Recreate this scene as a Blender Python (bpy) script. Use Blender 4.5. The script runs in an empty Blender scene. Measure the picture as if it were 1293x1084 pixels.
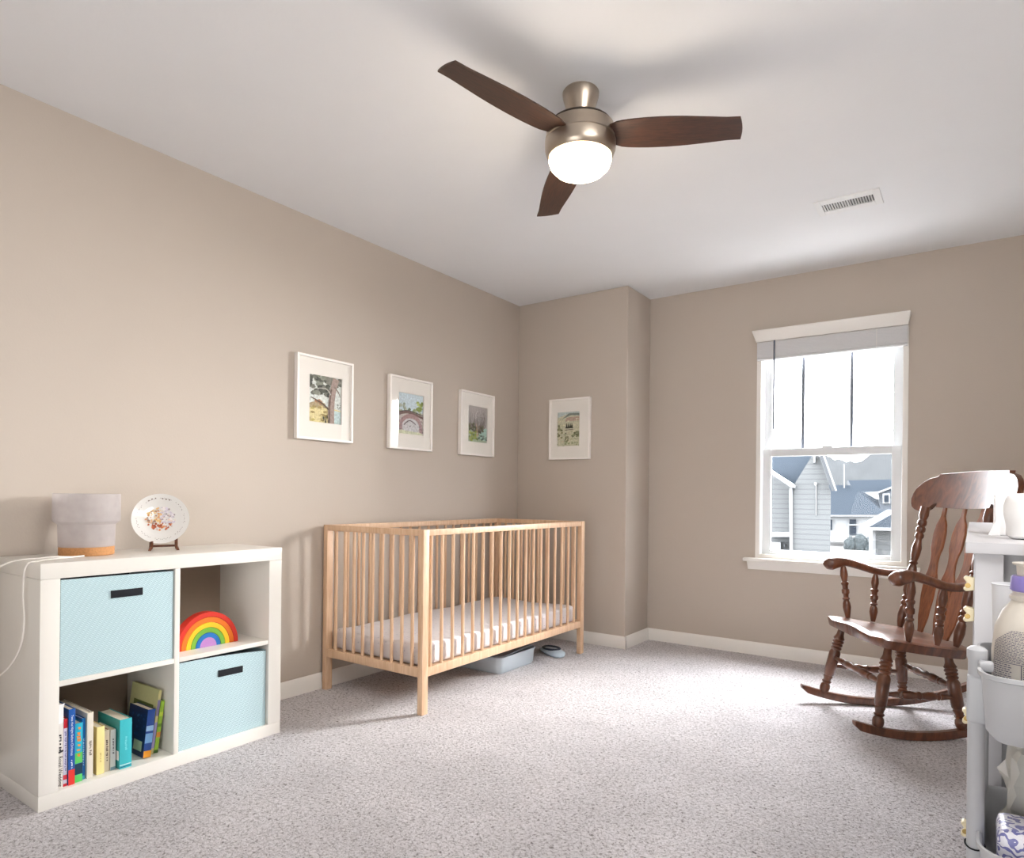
import bpy, bmesh, math, random
from mathutils import Vector, Matrix
random.seed(7)
PI = math.pi
scene = bpy.context.scene
C = scene.collection

# ------------------------------------------------------------------ materials
def srgb(r, g=None, b=None):
    if g is None: r, g, b = r
    f = lambda c: (c/255/12.92) if c/255 <= .04045 else ((c/255+.055)/1.055)**2.4
    return (f(r), f(g), f(b), 1)

def mat(name, col, rough=.5, metal=0, bump=0, bscale=200, var=0, vscale=5, spec=.5, coat=0, trans=0, sss=0, emit=None, estr=0, coords='Object', alpha=1):
    m = bpy.data.materials.new(name); m.use_nodes = True
    nt = m.node_tree; N = nt.nodes; L = nt.links
    b = N['Principled BSDF']
    b.inputs['Base Color'].default_value = col
    b.inputs['Roughness'].default_value = rough
    b.inputs['Metallic'].default_value = metal
    b.inputs['Specular IOR Level'].default_value = spec
    b.inputs['Coat Weight'].default_value = coat
    b.inputs['Transmission Weight'].default_value = trans
    b.inputs['Alpha'].default_value = alpha
    if emit:
        b.inputs['Emission Color'].default_value = emit; b.inputs['Emission Strength'].default_value = estr
    tc = N.new('ShaderNodeTexCoord')
    # every material is procedural: a little noise in tone
    n = N.new('ShaderNodeTexNoise'); n.inputs['Scale'].default_value = vscale; n.inputs['Detail'].default_value = 4
    L.new(tc.outputs[coords], n.inputs['Vector'])
    mx = N.new('ShaderNodeMix'); mx.data_type = 'RGBA'
    v = max(var, .015)
    mx.inputs[6].default_value = (col[0]*(1-v), col[1]*(1-v), col[2]*(1-v), 1)
    mx.inputs[7].default_value = (min(1, col[0]*(1+v)), min(1, col[1]*(1+v)), min(1, col[2]*(1+v)), 1)
    L.new(n.outputs['Fac'], mx.inputs[0]); L.new(mx.outputs[2], b.inputs['Base Color'])
    if bump:
        n2 = N.new('ShaderNodeTexNoise'); n2.inputs['Scale'].default_value = bscale; n2.inputs['Detail'].default_value = 3
        L.new(tc.outputs[coords], n2.inputs['Vector'])
        bp = N.new('ShaderNodeBump'); bp.inputs['Strength'].default_value = bump; bp.inputs['Distance'].default_value = .002
        L.new(n2.outputs['Fac'], bp.inputs['Height']); L.new(bp.outputs['Normal'], b.inputs['Normal'])
    return m

def wood(name, c1, c2, rough=.4, scale=(1, 14, 14), coat=0, detail=6, dist=1.5, ramp=(.3, .7)):
    m = bpy.data.materials.new(name); m.use_nodes = True
    nt = m.node_tree; N = nt.nodes; L = nt.links; b = N['Principled BSDF']
    tc = N.new('ShaderNodeTexCoord'); mp = N.new('ShaderNodeMapping')
    mp.inputs['Scale'].default_value = scale
    L.new(tc.outputs['Object'], mp.inputs['Vector'])
    n = N.new('ShaderNodeTexNoise'); n.inputs['Scale'].default_value = 4; n.inputs['Detail'].default_value = detail
    n.inputs['Distortion'].default_value = dist
    L.new(mp.outputs[0], n.inputs['Vector'])
    r = N.new('ShaderNodeValToRGB'); r.color_ramp.elements[0].position = ramp[0]; r.color_ramp.elements[1].position = ramp[1]
    r.color_ramp.elements[0].color = c1; r.color_ramp.elements[1].color = c2
    L.new(n.outputs['Fac'], r.inputs[0]); L.new(r.outputs[0], b.inputs['Base Color'])
    b.inputs['Roughness'].default_value = rough; b.inputs['Coat Weight'].default_value = coat
    b.inputs['Coat Roughness'].default_value = .15
    return m

M = {}
M['wall'] = mat('wall_paint', srgb(191, 180.5, 169.5), .75, bump=.15, bscale=120, spec=.25)
M['ceil'] = mat('ceiling_paint', srgb(231, 232, 234), .9, bump=.15, bscale=90, spec=.1)
M['trim'] = mat('trim_white', srgb(236, 233, 228), .4, spec=.4)
M['vinyl'] = mat('window_vinyl', srgb(225, 229, 232), .4)
M['vinyl_backlit'] = mat('backlit_grey', srgb(110, 116, 128), .5)  # darker copy of the vinyl; backlit look put into the colour
M['shelf'] = mat('shelf_white', srgb(234, 231, 224), .28, spec=.5, coat=.2)
M['shelf_seam'] = mat('shelf_seam', srgb(150, 145, 138), .6)
M['beech'] = wood('beech', srgb(206, 168, 134), srgb(226, 194, 162), .45, (10, 10, 1.2))
M['walnut'] = wood('rocker_wood', srgb(74, 41, 26), srgb(120, 70, 44), .3, (6, 6, 2), coat=.5)
M['walnut_slat'] = wood('rocker_slat_wood', srgb(112, 62, 34), srgb(154, 92, 54), .35, (12, 12, 1.5), coat=.3)
M['blade'] = wood('blade_wood', srgb(40, 23, 16), srgb(74, 44, 29), .42, (3, 40, 10), coat=.15)
M['blade_edge'] = mat('blade_edge', srgb(60, 42, 32), .5)
M['nickel'] = mat('brushed_nickel', srgb(176, 164, 150), .33, metal=1, var=.08, vscale=30)
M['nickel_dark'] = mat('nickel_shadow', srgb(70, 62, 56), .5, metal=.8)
M['globe'] = mat('lit_globe', srgb(255, 246, 230), .4, emit=srgb(255, 232, 196), estr=9)
M['black'] = mat('black_felt', srgb(22, 25, 32), .9)
M['frame'] = mat('frame_white', srgb(244, 239, 234), .35)
M['mount'] = mat('mount_board', srgb(238, 234, 227), .9)
M['plastic'] = mat('cart_plastic', srgb(182, 184, 188), .35)
M['table'] = mat('table_white', srgb(204, 204, 208), .35)
M['table_shaded'] = mat('table_recess_shade', srgb(180, 181, 184), .5)  # table white darkened; shade of the recess put into the colour
M['cream'] = mat('cream_plastic', srgb(238, 226, 190), .4)
M['gold'] = mat('brass_pin', srgb(186, 158, 96), .4, metal=.6)
M['bottle'] = mat('bottle_cream', srgb(214, 208, 198), .35)
M['violet'] = mat('violet_collar', srgb(139, 128, 196), .35)
M['ink'] = mat('label_ink', srgb(88, 84, 112), .7)
M['ink_dark'] = mat('black_ink', srgb(50, 50, 54), .7)
M['white'] = mat('white_paper', srgb(245, 245, 245), .7)
M['cord'] = mat('white_cord', srgb(238, 234, 228), .45)
M['cork'] = mat('cork', srgb(196, 142, 92), .85, var=.35, vscale=160)
M['stand'] = wood('stand_wood', srgb(80, 44, 26), srgb(120, 70, 42), .45)
M['china'] = mat('china_white', srgb(232, 231, 228), .12, coat=.5)
M['pages'] = mat('book_pages', srgb(226, 216, 196), .9, var=.12, vscale=300)
M['grey_bin'] = mat('grey_bin', srgb(196, 206, 214), .4)
M['dark_lid'] = mat('dark_lid', srgb(112, 116, 124), .5)
M['shoe'] = mat('slipper_blue', srgb(196, 212, 226), .5)
M['shoe_dark'] = mat('slipper_dark', srgb(50, 58, 74), .7)
M['blind'] = mat('blind_white', srgb(214, 214, 216), .5)
M['vent'] = mat('vent_white', srgb(228, 228, 228), .5)
M['vent_shade'] = mat('vent_shade', srgb(70, 70, 72), .8)

def glass_mat(name, tint=(1, 1, 1, 1), refl=.06, rough=0):
    m = bpy.data.materials.new(name); m.use_nodes = True
    nt = m.node_tree; N = nt.nodes; L = nt.links; N.clear()
    out = N.new('ShaderNodeOutputMaterial'); t = N.new('ShaderNodeBsdfTransparent'); g = N.new('ShaderNodeBsdfGlossy')
    t.inputs[0].default_value = tint; g.inputs['Roughness'].default_value = rough
    fr = N.new('ShaderNodeLayerWeight'); fr.inputs['Blend'].default_value = .5
    pw_ = N.new('ShaderNodeMath'); pw_.operation = 'POWER'; pw_.inputs[1].default_value = 4.5; L.new(fr.outputs['Facing'], pw_.inputs[0])
    mr = N.new('ShaderNodeMapRange'); mr.inputs[3].default_value = refl; mr.inputs[4].default_value = 1
    L.new(pw_.outputs[0], mr.inputs[0])
    mx = N.new('ShaderNodeMixShader'); L.new(mr.outputs[0], mx.inputs[0]); L.new(t.outputs[0], mx.inputs[1]); L.new(g.outputs[0], mx.inputs[2])
    L.new(mx.outputs[0], out.inputs[0])
    return m
M['pane'] = glass_mat('window_pane', refl=.008)
M['picglass'] = glass_mat('picture_glass', refl=.02)
M['poly'] = glass_mat('clear_polythene', tint=(.9, .9, .88, 1), refl=.2, rough=.08)
def _milky(m):
    nt = m.node_tree; N = nt.nodes; L = nt.links; out = [n for n in N if n.type == 'OUTPUT_MATERIAL'][0]; src = out.inputs[0].links[0].from_socket
    d = N.new('ShaderNodeBsdfDiffuse'); d.inputs[0].default_value = srgb(226, 226, 220); mx = N.new('ShaderNodeMixShader'); mx.inputs[0].default_value = .42
    L.new(src, mx.inputs[1]); L.new(d.outputs[0], mx.inputs[2]); L.new(mx.outputs[0], out.inputs[0])
_milky(M['poly'])

def frosted():
    m = bpy.data.materials.new('frosted_glass'); m.use_nodes = True
    nt = m.node_tree; N = nt.nodes; L = nt.links; b = N['Principled BSDF']
    b.inputs['Base Color'].default_value = srgb(226, 222, 223); b.inputs['Roughness'].default_value = .45
    t = N.new('ShaderNodeBsdfTransparent'); t.inputs[0].default_value = (.95, .94, .94, 1)
    tl = N.new('ShaderNodeBsdfTranslucent'); tl.inputs[0].default_value = srgb(222, 217, 216)
    m1 = N.new('ShaderNodeMixShader'); m1.inputs[0].default_value = .45
    L.new(b.outputs[0], m1.inputs[1]); L.new(tl.outputs[0], m1.inputs[2])
    n = N.new('ShaderNodeTexNoise'); n.inputs['Scale'].default_value = 6
    mr = N.new('ShaderNodeMapRange'); mr.inputs[3].default_value = .42; mr.inputs[4].default_value = .56
    L.new(n.outputs[0], mr.inputs[0])
    m2 = N.new('ShaderNodeMixShader'); L.new(mr.outputs[0], m2.inputs[0])
    L.new(m1.outputs[0], m2.inputs[1]); L.new(t.outputs[0], m2.inputs[2])
    L.new(m2.outputs[0], N['Material Output'].inputs[0])
    return m
M['frost'] = frosted()

def carpet_mat():
    m = bpy.data.materials.new('carpet'); m.use_nodes = True
    nt = m.node_tree; N = nt.nodes; L = nt.links; b = N['Principled BSDF']
    b.inputs['Roughness'].default_value = 1; b.inputs['Specular IOR Level'].default_value = .05
    b.inputs['Sheen Weight'].default_value = .25
    tc = N.new('ShaderNodeTexCoord')
    n1 = N.new('ShaderNodeTexNoise'); n1.inputs['Scale'].default_value = 100; n1.inputs['Detail'].default_value = 5; n1.inputs['Roughness'].default_value = .75
    n1.inputs['Distortion'].default_value = .8
    n2 = N.new('ShaderNodeTexNoise'); n2.inputs['Scale'].default_value = 3.5; n2.inputs['Detail'].default_value = 3
    for n in (n1, n2): L.new(tc.outputs['Object'], n.inputs['Vector'])
    r = N.new('ShaderNodeValToRGB'); e = r.color_ramp.elements
    e[0].position = .36; e[0].color = srgb(102, 94, 94); e[1].position = .55; e[1].color = srgb(230, 226, 229)
    k = e.new(.44); k.color = srgb(195, 189, 191)
    L.new(n1.outputs['Fac'], r.inputs[0])
    mr = N.new('ShaderNodeMapRange'); mr.inputs[1].default_value = .3; mr.inputs[2].default_value = .7; mr.inputs[3].default_value = .9; mr.inputs[4].default_value = 1.06
    L.new(n2.outputs['Fac'], mr.inputs[0])
    h = N.new('ShaderNodeMix'); h.data_type = 'RGBA'; h.blend_type = 'MULTIPLY'; h.inputs[0].default_value = 1
    L.new(r.outputs[0], h.inputs[6]); L.new(mr.outputs[0], h.inputs[7]); L.new(h.outputs[2], b.inputs['Base Color'])
    bp = N.new('ShaderNodeBump'); bp.inputs['Strength'].default_value = .9; bp.inputs['Distance'].default_value = .012
    L.new(n1.outputs['Fac'], bp.inputs['Height']); L.new(bp.outputs[0], b.inputs['Normal'])
    return m
M['carpet'] = carpet_mat()

def quilt_mat():
    # pale aqua fabric woven in small stepped diagonals
    m = bpy.data.materials.new('quilted_aqua_fabric'); m.use_nodes = True
    nt = m.node_tree; N = nt.nodes; L = nt.links; b = N['Principled BSDF']
    b.inputs['Roughness'].default_value = .85
    tc = N.new('ShaderNodeTexCoord'); mp = N.new('ShaderNodeMapping'); mp.inputs['Rotation'].default_value = (math.radians(32), 0, 0)
    L.new(tc.outputs['Object'], mp.inputs['Vector'])
    w = N.new('ShaderNodeTexWave'); w.bands_direction = 'Z'; w.inputs['Scale'].default_value = 52; w.inputs['Distortion'].default_value = 1.2
    w.inputs['Detail Scale'].default_value = 3
    L.new(mp.outputs[0], w.inputs['Vector'])
    w2 = N.new('ShaderNodeTexWave'); w2.bands_direction = 'Y'; w2.inputs['Scale'].default_value = 20; w2.inputs['Distortion'].default_value = 0
    L.new(mp.outputs[0], w2.inputs['Vector'])
    mul = N.new('ShaderNodeMath'); mul.operation = 'MULTIPLY'; L.new(w.outputs['Fac'], mul.inputs[0]); L.new(w2.outputs['Fac'], mul.inputs[1])
    r = N.new('ShaderNodeValToRGB'); e = r.color_ramp.elements
    e[0].color = srgb(180, 207, 214); e[1].color = srgb(196, 219, 225)
    L.new(mul.outputs[0], r.inputs[0]); L.new(r.outputs[0], b.inputs['Base Color'])
    bp = N.new('ShaderNodeBump'); bp.inputs['Strength'].default_value = .5; bp.inputs['Distance'].default_value = .002
    L.new(mul.outputs[0], bp.inputs['Height']); L.new(bp.outputs[0], b.inputs['Normal'])
    return m
M['aqua'] = quilt_mat()

def sheet_mat():
    m = bpy.data.materials.new('cot_sheet'); m.use_nodes = True
    nt = m.node_tree; N = nt.nodes; L = nt.links; b = N['Principled BSDF']
    b.inputs['Roughness'].default_value = .9
    tc = N.new('ShaderNodeTexCoord')
    v = N.new('ShaderNodeTexVoronoi'); v.inputs['Scale'].default_value = 38; L.new(tc.outputs['Object'], v.inputs['Vector'])
    r = N.new('ShaderNodeValToRGB'); e = r.color_ramp.elements
    e[0].position = .10; e[0].color = srgb(186, 184, 194); e[1].position = .2; e[1].color = srgb(222, 217, 219)
    L.new(v.outputs['Distance'], r.inputs[0]); L.new(r.outputs[0], b.inputs['Base Color'])
    n = N.new('ShaderNodeTexNoise'); n.inputs['Scale'].default_value = 9; n.inputs['Distortion'].default_value = 1.5
    L.new(tc.outputs['Object'], n.inputs['Vector'])
    bp = N.new('ShaderNodeBump'); bp.inputs['Strength'].default_value = .5; bp.inputs['Distance'].default_value = .015
    L.new(n.outputs['Fac'], bp.inputs['Height']); L.new(bp.outputs[0], b.inputs['Normal'])
    return m
M['sheet'] = sheet_mat()

def siding_mat(name, col, dark, pitch):
    m = bpy.data.materials.new(name); m.use_nodes = True
    nt = m.node_tree; N = nt.nodes; L = nt.links; b = N['Principled BSDF']; b.inputs['Roughness'].default_value = .8
    g = N.new('ShaderNodeNewGeometry'); sx = N.new('ShaderNodeSeparateXYZ'); L.new(g.outputs['Position'], sx.inputs[0])
    d = N.new('ShaderNodeMath'); d.operation = 'DIVIDE'; d.inputs[1].default_value = pitch; L.new(sx.outputs['Z'], d.inputs[0])
    f = N.new('ShaderNodeMath'); f.operation = 'FRACT'; L.new(d.outputs[0], f.inputs[0])
    r = N.new('ShaderNodeValToRGB'); e = r.color_ramp.elements
    e[0].position = .0; e[0].color = col; e[1].position = 1; e[1].color = dark; k = e.new(.75); k.color = col
    L.new(f.outputs[0], r.inputs[0]); L.new(r.outputs[0], b.inputs['Base Color'])
    return m
def vcol_mat(name, rough=.9, noise=.12):
    m = bpy.data.materials.new(name); m.use_nodes = True
    nt = m.node_tree; N = nt.nodes; L = nt.links; b = N['Principled BSDF']; b.inputs['Roughness'].default_value = rough
    a = N.new('ShaderNodeVertexColor'); a.layer_name = 'Col'
    tc = N.new('ShaderNodeTexCoord'); n = N.new('ShaderNodeTexNoise'); n.inputs['Scale'].default_value = 90; n.inputs['Detail'].default_value = 6
    L.new(tc.outputs['Object'], n.inputs['Vector'])
    mr = N.new('ShaderNodeMapRange'); mr.inputs[1].default_value = .3; mr.inputs[2].default_value = .7; mr.inputs[3].default_value = 1-noise; mr.inputs[4].default_value = 1+noise
    L.new(n.outputs['Fac'], mr.inputs[0])
    h = N.new('ShaderNodeMix'); h.data_type = 'RGBA'; h.blend_type = 'MULTIPLY'; h.inputs[0].default_value = 1
    L.new(a.outputs['Color'], h.inputs[6]); L.new(mr.outputs[0], h.inputs[7]); L.new(h.outputs[2], b.inputs['Base Color'])
    return m
M['print'] = vcol_mat('watercolour_print', .9, .22)
M['printed'] = vcol_mat('printed_card', .45, .04)

# ------------------------------------------------------------------ mesh helpers
def B(): return bmesh.new()
def box(bm, x0, x1, y0, y1, z0, z1, bev=0, seg=2):
    t = bmesh.new() if bev else bm
    vs = [t.verts.new(p) for p in ((x0,y0,z0),(x1,y0,z0),(x1,y1,z0),(x0,y1,z0),(x0,y0,z1),(x1,y0,z1),(x1,y1,z1),(x0,y1,z1))]
    for f in ((0,3,2,1),(4,5,6,7),(0,1,5,4),(1,2,6,5),(2,3,7,6),(3,0,4,7)): t.faces.new([vs[i] for i in f])
    if bev:
        bmesh.ops.bevel(t, geom=t.edges[:], offset=bev, segments=seg, affect='EDGES', profile=.6)
        merge(bm, t)
    return bm
def merge(bm, t, mtx=None):
    if mtx is not None: bmesh.ops.transform(t, matrix=mtx, verts=t.verts)
    me = bpy.data.meshes.new('t'); t.to_mesh(me); t.free(); bm.from_mesh(me); bpy.data.meshes.remove(me)
def frame_of(d):
    d = Vector(d).normalized(); a = Vector((0,0,1)) if abs(d.z) < .9 else Vector((1,0,0))
    u = d.cross(a).normalized(); v = u.cross(d).normalized() if False else d.cross(u).normalized()
    return d, u, v
def lathe(bm, p0, p1, prof, seg=20, cap=True):
    """prof: list of (t along axis in metres or fraction, radius); axis from p0 to p1, t as fraction."""
    p0 = Vector(p0); p1 = Vector(p1); d, u, v = frame_of(p1-p0); L = (p1-p0).length
    rings = []
    for t, r in prof:
        c = p0 + d*L*t
        rings.append([bm.verts.new(c + u*math.cos(2*PI*i/seg)*r + v*math.sin(2*PI*i/seg)*r) for i in range(seg)])
    for a, b in zip(rings, rings[1:]):
        for i in range(seg): bm.faces.new((a[i], a[(i+1)%seg], b[(i+1)%seg], b[i]))
    if cap:
        if prof[0][1] > 1e-5: bm.faces.new(rings[0][::-1])
        if prof[-1][1] > 1e-5: bm.faces.new(rings[-1])
    bmesh.ops.recalc_face_normals(bm, faces=bm.faces)
    return bm
def tube(bm, pts, rad, seg=10, closed=False, ry=None):
    """rad: number or list; ry: separate second radius list (ellipse, kept upright)"""
    pts = [Vector(p) for p in pts]; n = len(pts)
    R = rad if isinstance(rad, (list, tuple)) else [rad]*n
    RY = R if ry is None else ry
    rings = []; pu = None
    for i, p in enumerate(pts):
        d = (pts[(i+1) % n if closed else min(i+1, n-1)] - pts[(i-1) if (closed or i) else 0]).normalized()
        up = Vector((0,0,1)) if abs(d.z) < .95 else Vector((1,0,0))
        if pu is None or ry is not None: u = d.cross(up).normalized()
        else: u = (pu - d*pu.dot(d)).normalized()
        pu = u; v = u.cross(d).normalized()
        rings.append([bm.verts.new(p + u*math.cos(2*PI*k/seg)*R[i] + v*math.sin(2*PI*k/seg)*RY[i]) for k in range(seg)])
    m = n if closed else n-1
    for i in range(m):
        a, b = rings[i], rings[(i+1) % n]
        for k in range(seg): bm.faces.new((a[k], a[(k+1)%seg], b[(k+1)%seg], b[k]))
    if not closed: bm.faces.new(rings[0][::-1]); bm.faces.new(rings[-1])
    bmesh.ops.recalc_face_normals(bm, faces=bm.faces)
    return bm
def prism(bm, poly, ext, fn=None):
    """poly: list of 3D points; ext: extrusion vector"""
    e = Vector(ext)
    a = [bm.verts.new(Vector(p)) for p in poly]; b = [bm.verts.new(Vector(p)+e) for p in poly]
    bm.faces.new(a[::-1]); bm.faces.new(b)
    for i in range(len(a)): bm.faces.new((a[i], a[(i+1)%len(a)], b[(i+1)%len(a)], b[i]))
    bmesh.ops.recalc_face_normals(bm, faces=bm.faces)
    return bm
def spline(pts, n=6):
    P = [Vector(p) for p in pts]; out = []
    for i in range(len(P)-1):
        a = P[max(i-1,0)]; b = P[i]; c = P[i+1]; d = P[min(i+2,len(P)-1)]
        for k in range(n):
            t = k/n
            out.append(.5*((2*b)+(-a+c)*t+(2*a-5*b+4*c-d)*t*t+(-a+3*b-3*c+d)*t**3))
    out.append(P[-1]); return out
def obj(name, bm, m, parent=None, smooth=35, bevel=0):
    me = bpy.data.meshes.new(name); bm.to_mesh(me); bm.free()
    for x in (m if isinstance(m, (list, tuple)) else [m]): me.materials.append(x)
    if smooth:
        for p in me.polygons: p.use_smooth = True
        me.set_sharp_from_angle(angle=math.radians(smooth))
    o = bpy.data.objects.new(name, me); C.objects.link(o)
    if parent: o.parent = parent
    if bevel:
        md = o.modifiers.new('b', 'BEVEL'); md.width = bevel; md.segments = 2; md.limit_method = 'ANGLE'
    return o
def tag(o, label, cat, group=None, kind=None):
    o['label'] = label; o['category'] = cat
    if group: o['group'] = group
    if kind: o['kind'] = kind
    return o
def thing(name, label, cat, loc=(0,0,0), rz=0, group=None):
    o = bpy.data.objects.new(name, None); C.objects.link(o); o.location = loc; o.rotation_euler = (0,0,rz)
    o.empty_display_size = .1
    return tag(o, label, cat, group)
def struct(name, bm, m, parent=None, smooth=30, bevel=0):
    o = obj(name, bm, m, parent, smooth, bevel)
    if not parent: o['kind'] = 'structure'
    return o
def text_mesh(body, size, m, parent, mtx, name='lettering', bold=False):
    cu = bpy.data.curves.new('txt', 'FONT'); cu.body = body; cu.size = size; cu.extrude = .0001; cu.align_x = 'CENTER'; cu.align_y = 'CENTER'
    if bold: cu.offset = size*.02
    t = bpy.data.objects.new('txt', cu); C.objects.link(t)
    dg = bpy.context.evaluated_depsgraph_get(); dg.update()
    me = bpy.data.meshes.new_from_object(t.evaluated_get(dg)); bpy.data.objects.remove(t); bpy.data.curves.remove(cu)
    me.transform(mtx); me.materials.clear(); me.materials.append(m)
    o = bpy.data.objects.new(name, me); C.objects.link(o); o.parent = parent
    return o

# ------------------------------------------------------------------ room geometry
H = 2.44; D = 4.4585; DB = 4.080; WB = .8887
XR = 3.62; YB = -2.3; T = .12
WX0, WX1, WZ0, WZ1 = 1.635, 2.481, .632, 2.045          # window opening

struct('floor', box(B(), -T, XR+T, YB-T, D+T, -.1, 0), M['carpet'])
struct('ceiling', box(B(), -T, XR+T, YB-T, D+T, H, H+.1), M['ceil'])
struct('wall_left', box(B(), -T, 0, YB, D+T, 0, H), M['wall'])
struct('wall_right', box(B(), XR, XR+T, YB, D+T, 0, H), M['wall'])
struct('wall_south', box(B(), -T, XR+T, YB-T, YB, 0, H), M['wall'])
struct('wall_alcove', box(B(), 0, WB, DB, D, 0, H, .008, 3), M['wall'])
bm = B()
box(bm, 0, WX0, D, D+T, 0, H); box(bm, WX1, XR, D, D+T, 0, H)
box(bm, WX0, WX1, D, D+T, 0, WZ0); box(bm, WX0, WX1, D, D+T, WZ1, H)
struct('wall_north', bm, M['wall'])

def baseboard(name, a, b, n, z1=.082, t=.014):
    """run from a to b (xy), n = inward normal"""
    a = Vector((*a, 0)); b = Vector((*b, 0)); n = Vector((*n, 0))
    prof = [(0, 0), (t, 0), (t, z1-.018), (t*.55, z1-.006), (t*.35, z1), (0, z1)]
    poly = [a + n*p + Vector((0,0,z)) for p, z in prof]
    return struct(name, prism(B(), poly, b-a), M['trim'])
baseboard('baseboard_left', (0, YB), (0, DB), (1, 0))
baseboard('baseboard_alcove', (0, DB), (WB+.014, DB), (0, -1))
baseboard('baseboard_return', (WB, DB-.012), (WB, D), (1, 0))
baseboard('baseboard_north', (WB, D), (XR, D), (0, -1))
baseboard('baseboard_right', (XR, YB), (XR, D), (-1, 0))
baseboard('baseboard_south', (0, YB), (XR, YB), (0, 1))

# ------------------------------------------------------------------ window
win = bpy.data.objects.new('window_1', None); C.objects.link(win); win.location = (0,0,0); win['kind'] = 'structure'
def ring(bm, x0, x1, z0, z1, w, y0, y1, wb=None, wt=None):
    wb = wb or w; wt = wt or w
    box(bm, x0, x0+w, y0, y1, z0, z1); box(bm, x1-w, x1, y0, y1, z0, z1)
    box(bm, x0+w, x1-w, y0, y1, z0, z0+wb); box(bm, x0+w, x1-w, y0, y1, z1-wt, z1)
    return bm
# jamb lining, proud casing-less return
obj('window_jamb', ring(B(), WX0-.002, WX1+.002, WZ0-.002, WZ1+.002, .028, D-.004, D+.09), M['trim'], win, bevel=.001)
lo = obj('lower_sash', ring(B(), WX0+.03, WX1-.03, WZ0+.012, 1.340, .052, D+.035, D+.062, .042, .048), M['vinyl'], win, bevel=.002)
obj('glass', box(B(), WX0+.082, WX1-.082, D+.047, D+.050, WZ0+.054, 1.292), M['pane'], lo)
up = obj('upper_sash', ring(B(), WX0+.03, WX1-.03, 1.31, WZ1-.03, .05, D+.066, D+.09, .035, .04), M['vinyl'], win, bevel=.002)
obj('glass', box(B(), WX0+.08, WX1-.08, D+.077, D+.080, 1.345, WZ1-.07), M['pane'], up)
for x in (1.901, 2.179):
    obj('muntin', box(B(), x-.009, x+.009, D+.070, D+.088, 1.345, WZ1-.07), M['vinyl_backlit'], up)
obj('latch', box(B(), 2.02, 2.08, D+.03, D+.05, 1.340, 1.352, .003), M['vinyl'], lo)
# stool (sill board) and apron
bm = B(); box(bm, WX0-.07, WX1+.07, D-.05, D+.03, WZ0-.022, WZ0, .006, 3)
struct('trim_1', bm, M['trim'])
bm = B()
prism(bm, [(WX0-.045, D-.0, WZ0-.022), (WX0-.045, D-.038, WZ0-.022), (WX0-.045, D-.012, WZ0-.075), (WX0-.045, D, WZ0-.075)], (WX1-WX0+.09, 0, 0))
struct('trim_2', bm, M['trim'])

# blind: headrail valance with flared ends, raised slat stack, wand
bl = thing('window_blind', 'white slatted blind pulled up under its valance at the top of the window', 'blind', ((WX0+WX1)/2, D-.03, 2.03))
c = bl.location
bm = B()
x0, x1 = WX0-.018-c.x, WX1+.012-c.x
sec = [(-.0, .0), (-.006, .0), (-.042, .062), (-.042, .07), (.028, .07), (.028, .0)]
va = [bm.verts.new((x0+(.0 if z > .03 else .018), y, z)) for y, z in sec]
vb = [bm.verts.new((x1-(.0 if z > .03 else .012), y, z)) for y, z in sec]
bm.faces.new(va[::-1]); bm.faces.new(vb)
for i in range(len(sec)): bm.faces.new((va[i], va[(i+1)%6], vb[(i+1)%6], vb[i]))
bmesh.ops.recalc_face_normals(bm, faces=bm.faces)
obj('valance', bm, M['trim'], bl, bevel=.001)
bm = B()
for i in range(13):
    z = -.103+i*.0078
    box(bm, WX0+.004-c.x, WX1-.004-c.x, .0, .05, z, z+.0066)
obj('slats', bm, M['blind'], bl)
obj('bottom_rail', box(B(), WX0+.004-c.x, WX1-.004-c.x, -.001, .051, -.118, -.105, .003), M['blind'], bl)
for x in (WX0+.12, WX1-.16):
    obj('ladder_cord', box(B(), x-.001-c.x, x+.001-c.x, -.0035, -.0015, -.116, 0), M['cord'], bl)
bm = B(); tube(bm, [(WX0+.112-c.x, -.006, 0), (WX0+.112-c.x, -.006, -.57)], .0062, 8)
obj('wand', bm, M['vinyl_backlit'], bl)

# ------------------------------------------------------------------ ceiling vent
v = thing('ceiling_vent', 'white rectangular metal air register in the ceiling before the window', 'vent', (2.293, 3.517, H))
bm = B()
ring(bm, -.14, .14, -.09, .09, .03, -.007, 0, .048, .048)
bmesh.ops.transform(bm, matrix=Matrix(((1,0,0,0),(0,0,1,0),(0,1,0,0),(0,0,0,1))), verts=bm.verts)
bmesh.ops.recalc_face_normals(bm, faces=bm.faces)
obj('face_frame', bm, M['vent'], v, bevel=.0015)
obj('duct_shade', box(B(), -.112, .112, -.044, .044, -.0012, -.0005), M['vent_shade'], v)  # flat dark sheet painting the shade behind the louvres
for i in range(20):
    x = -.108+i*.0113+(.004 if i > 9 else 0)
    bm = B(); dx = .007 if i < 10 else -.002
    w = .0028
    prism(bm, [(x, -.042, -.0015), (x+w, -.042, -.0015), (x+w+dx, -.042, -.0068), (x+dx, -.042, -.0068)], (0, .084, 0))
    obj('louvre', bm, M['vent'], v, 0)

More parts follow.
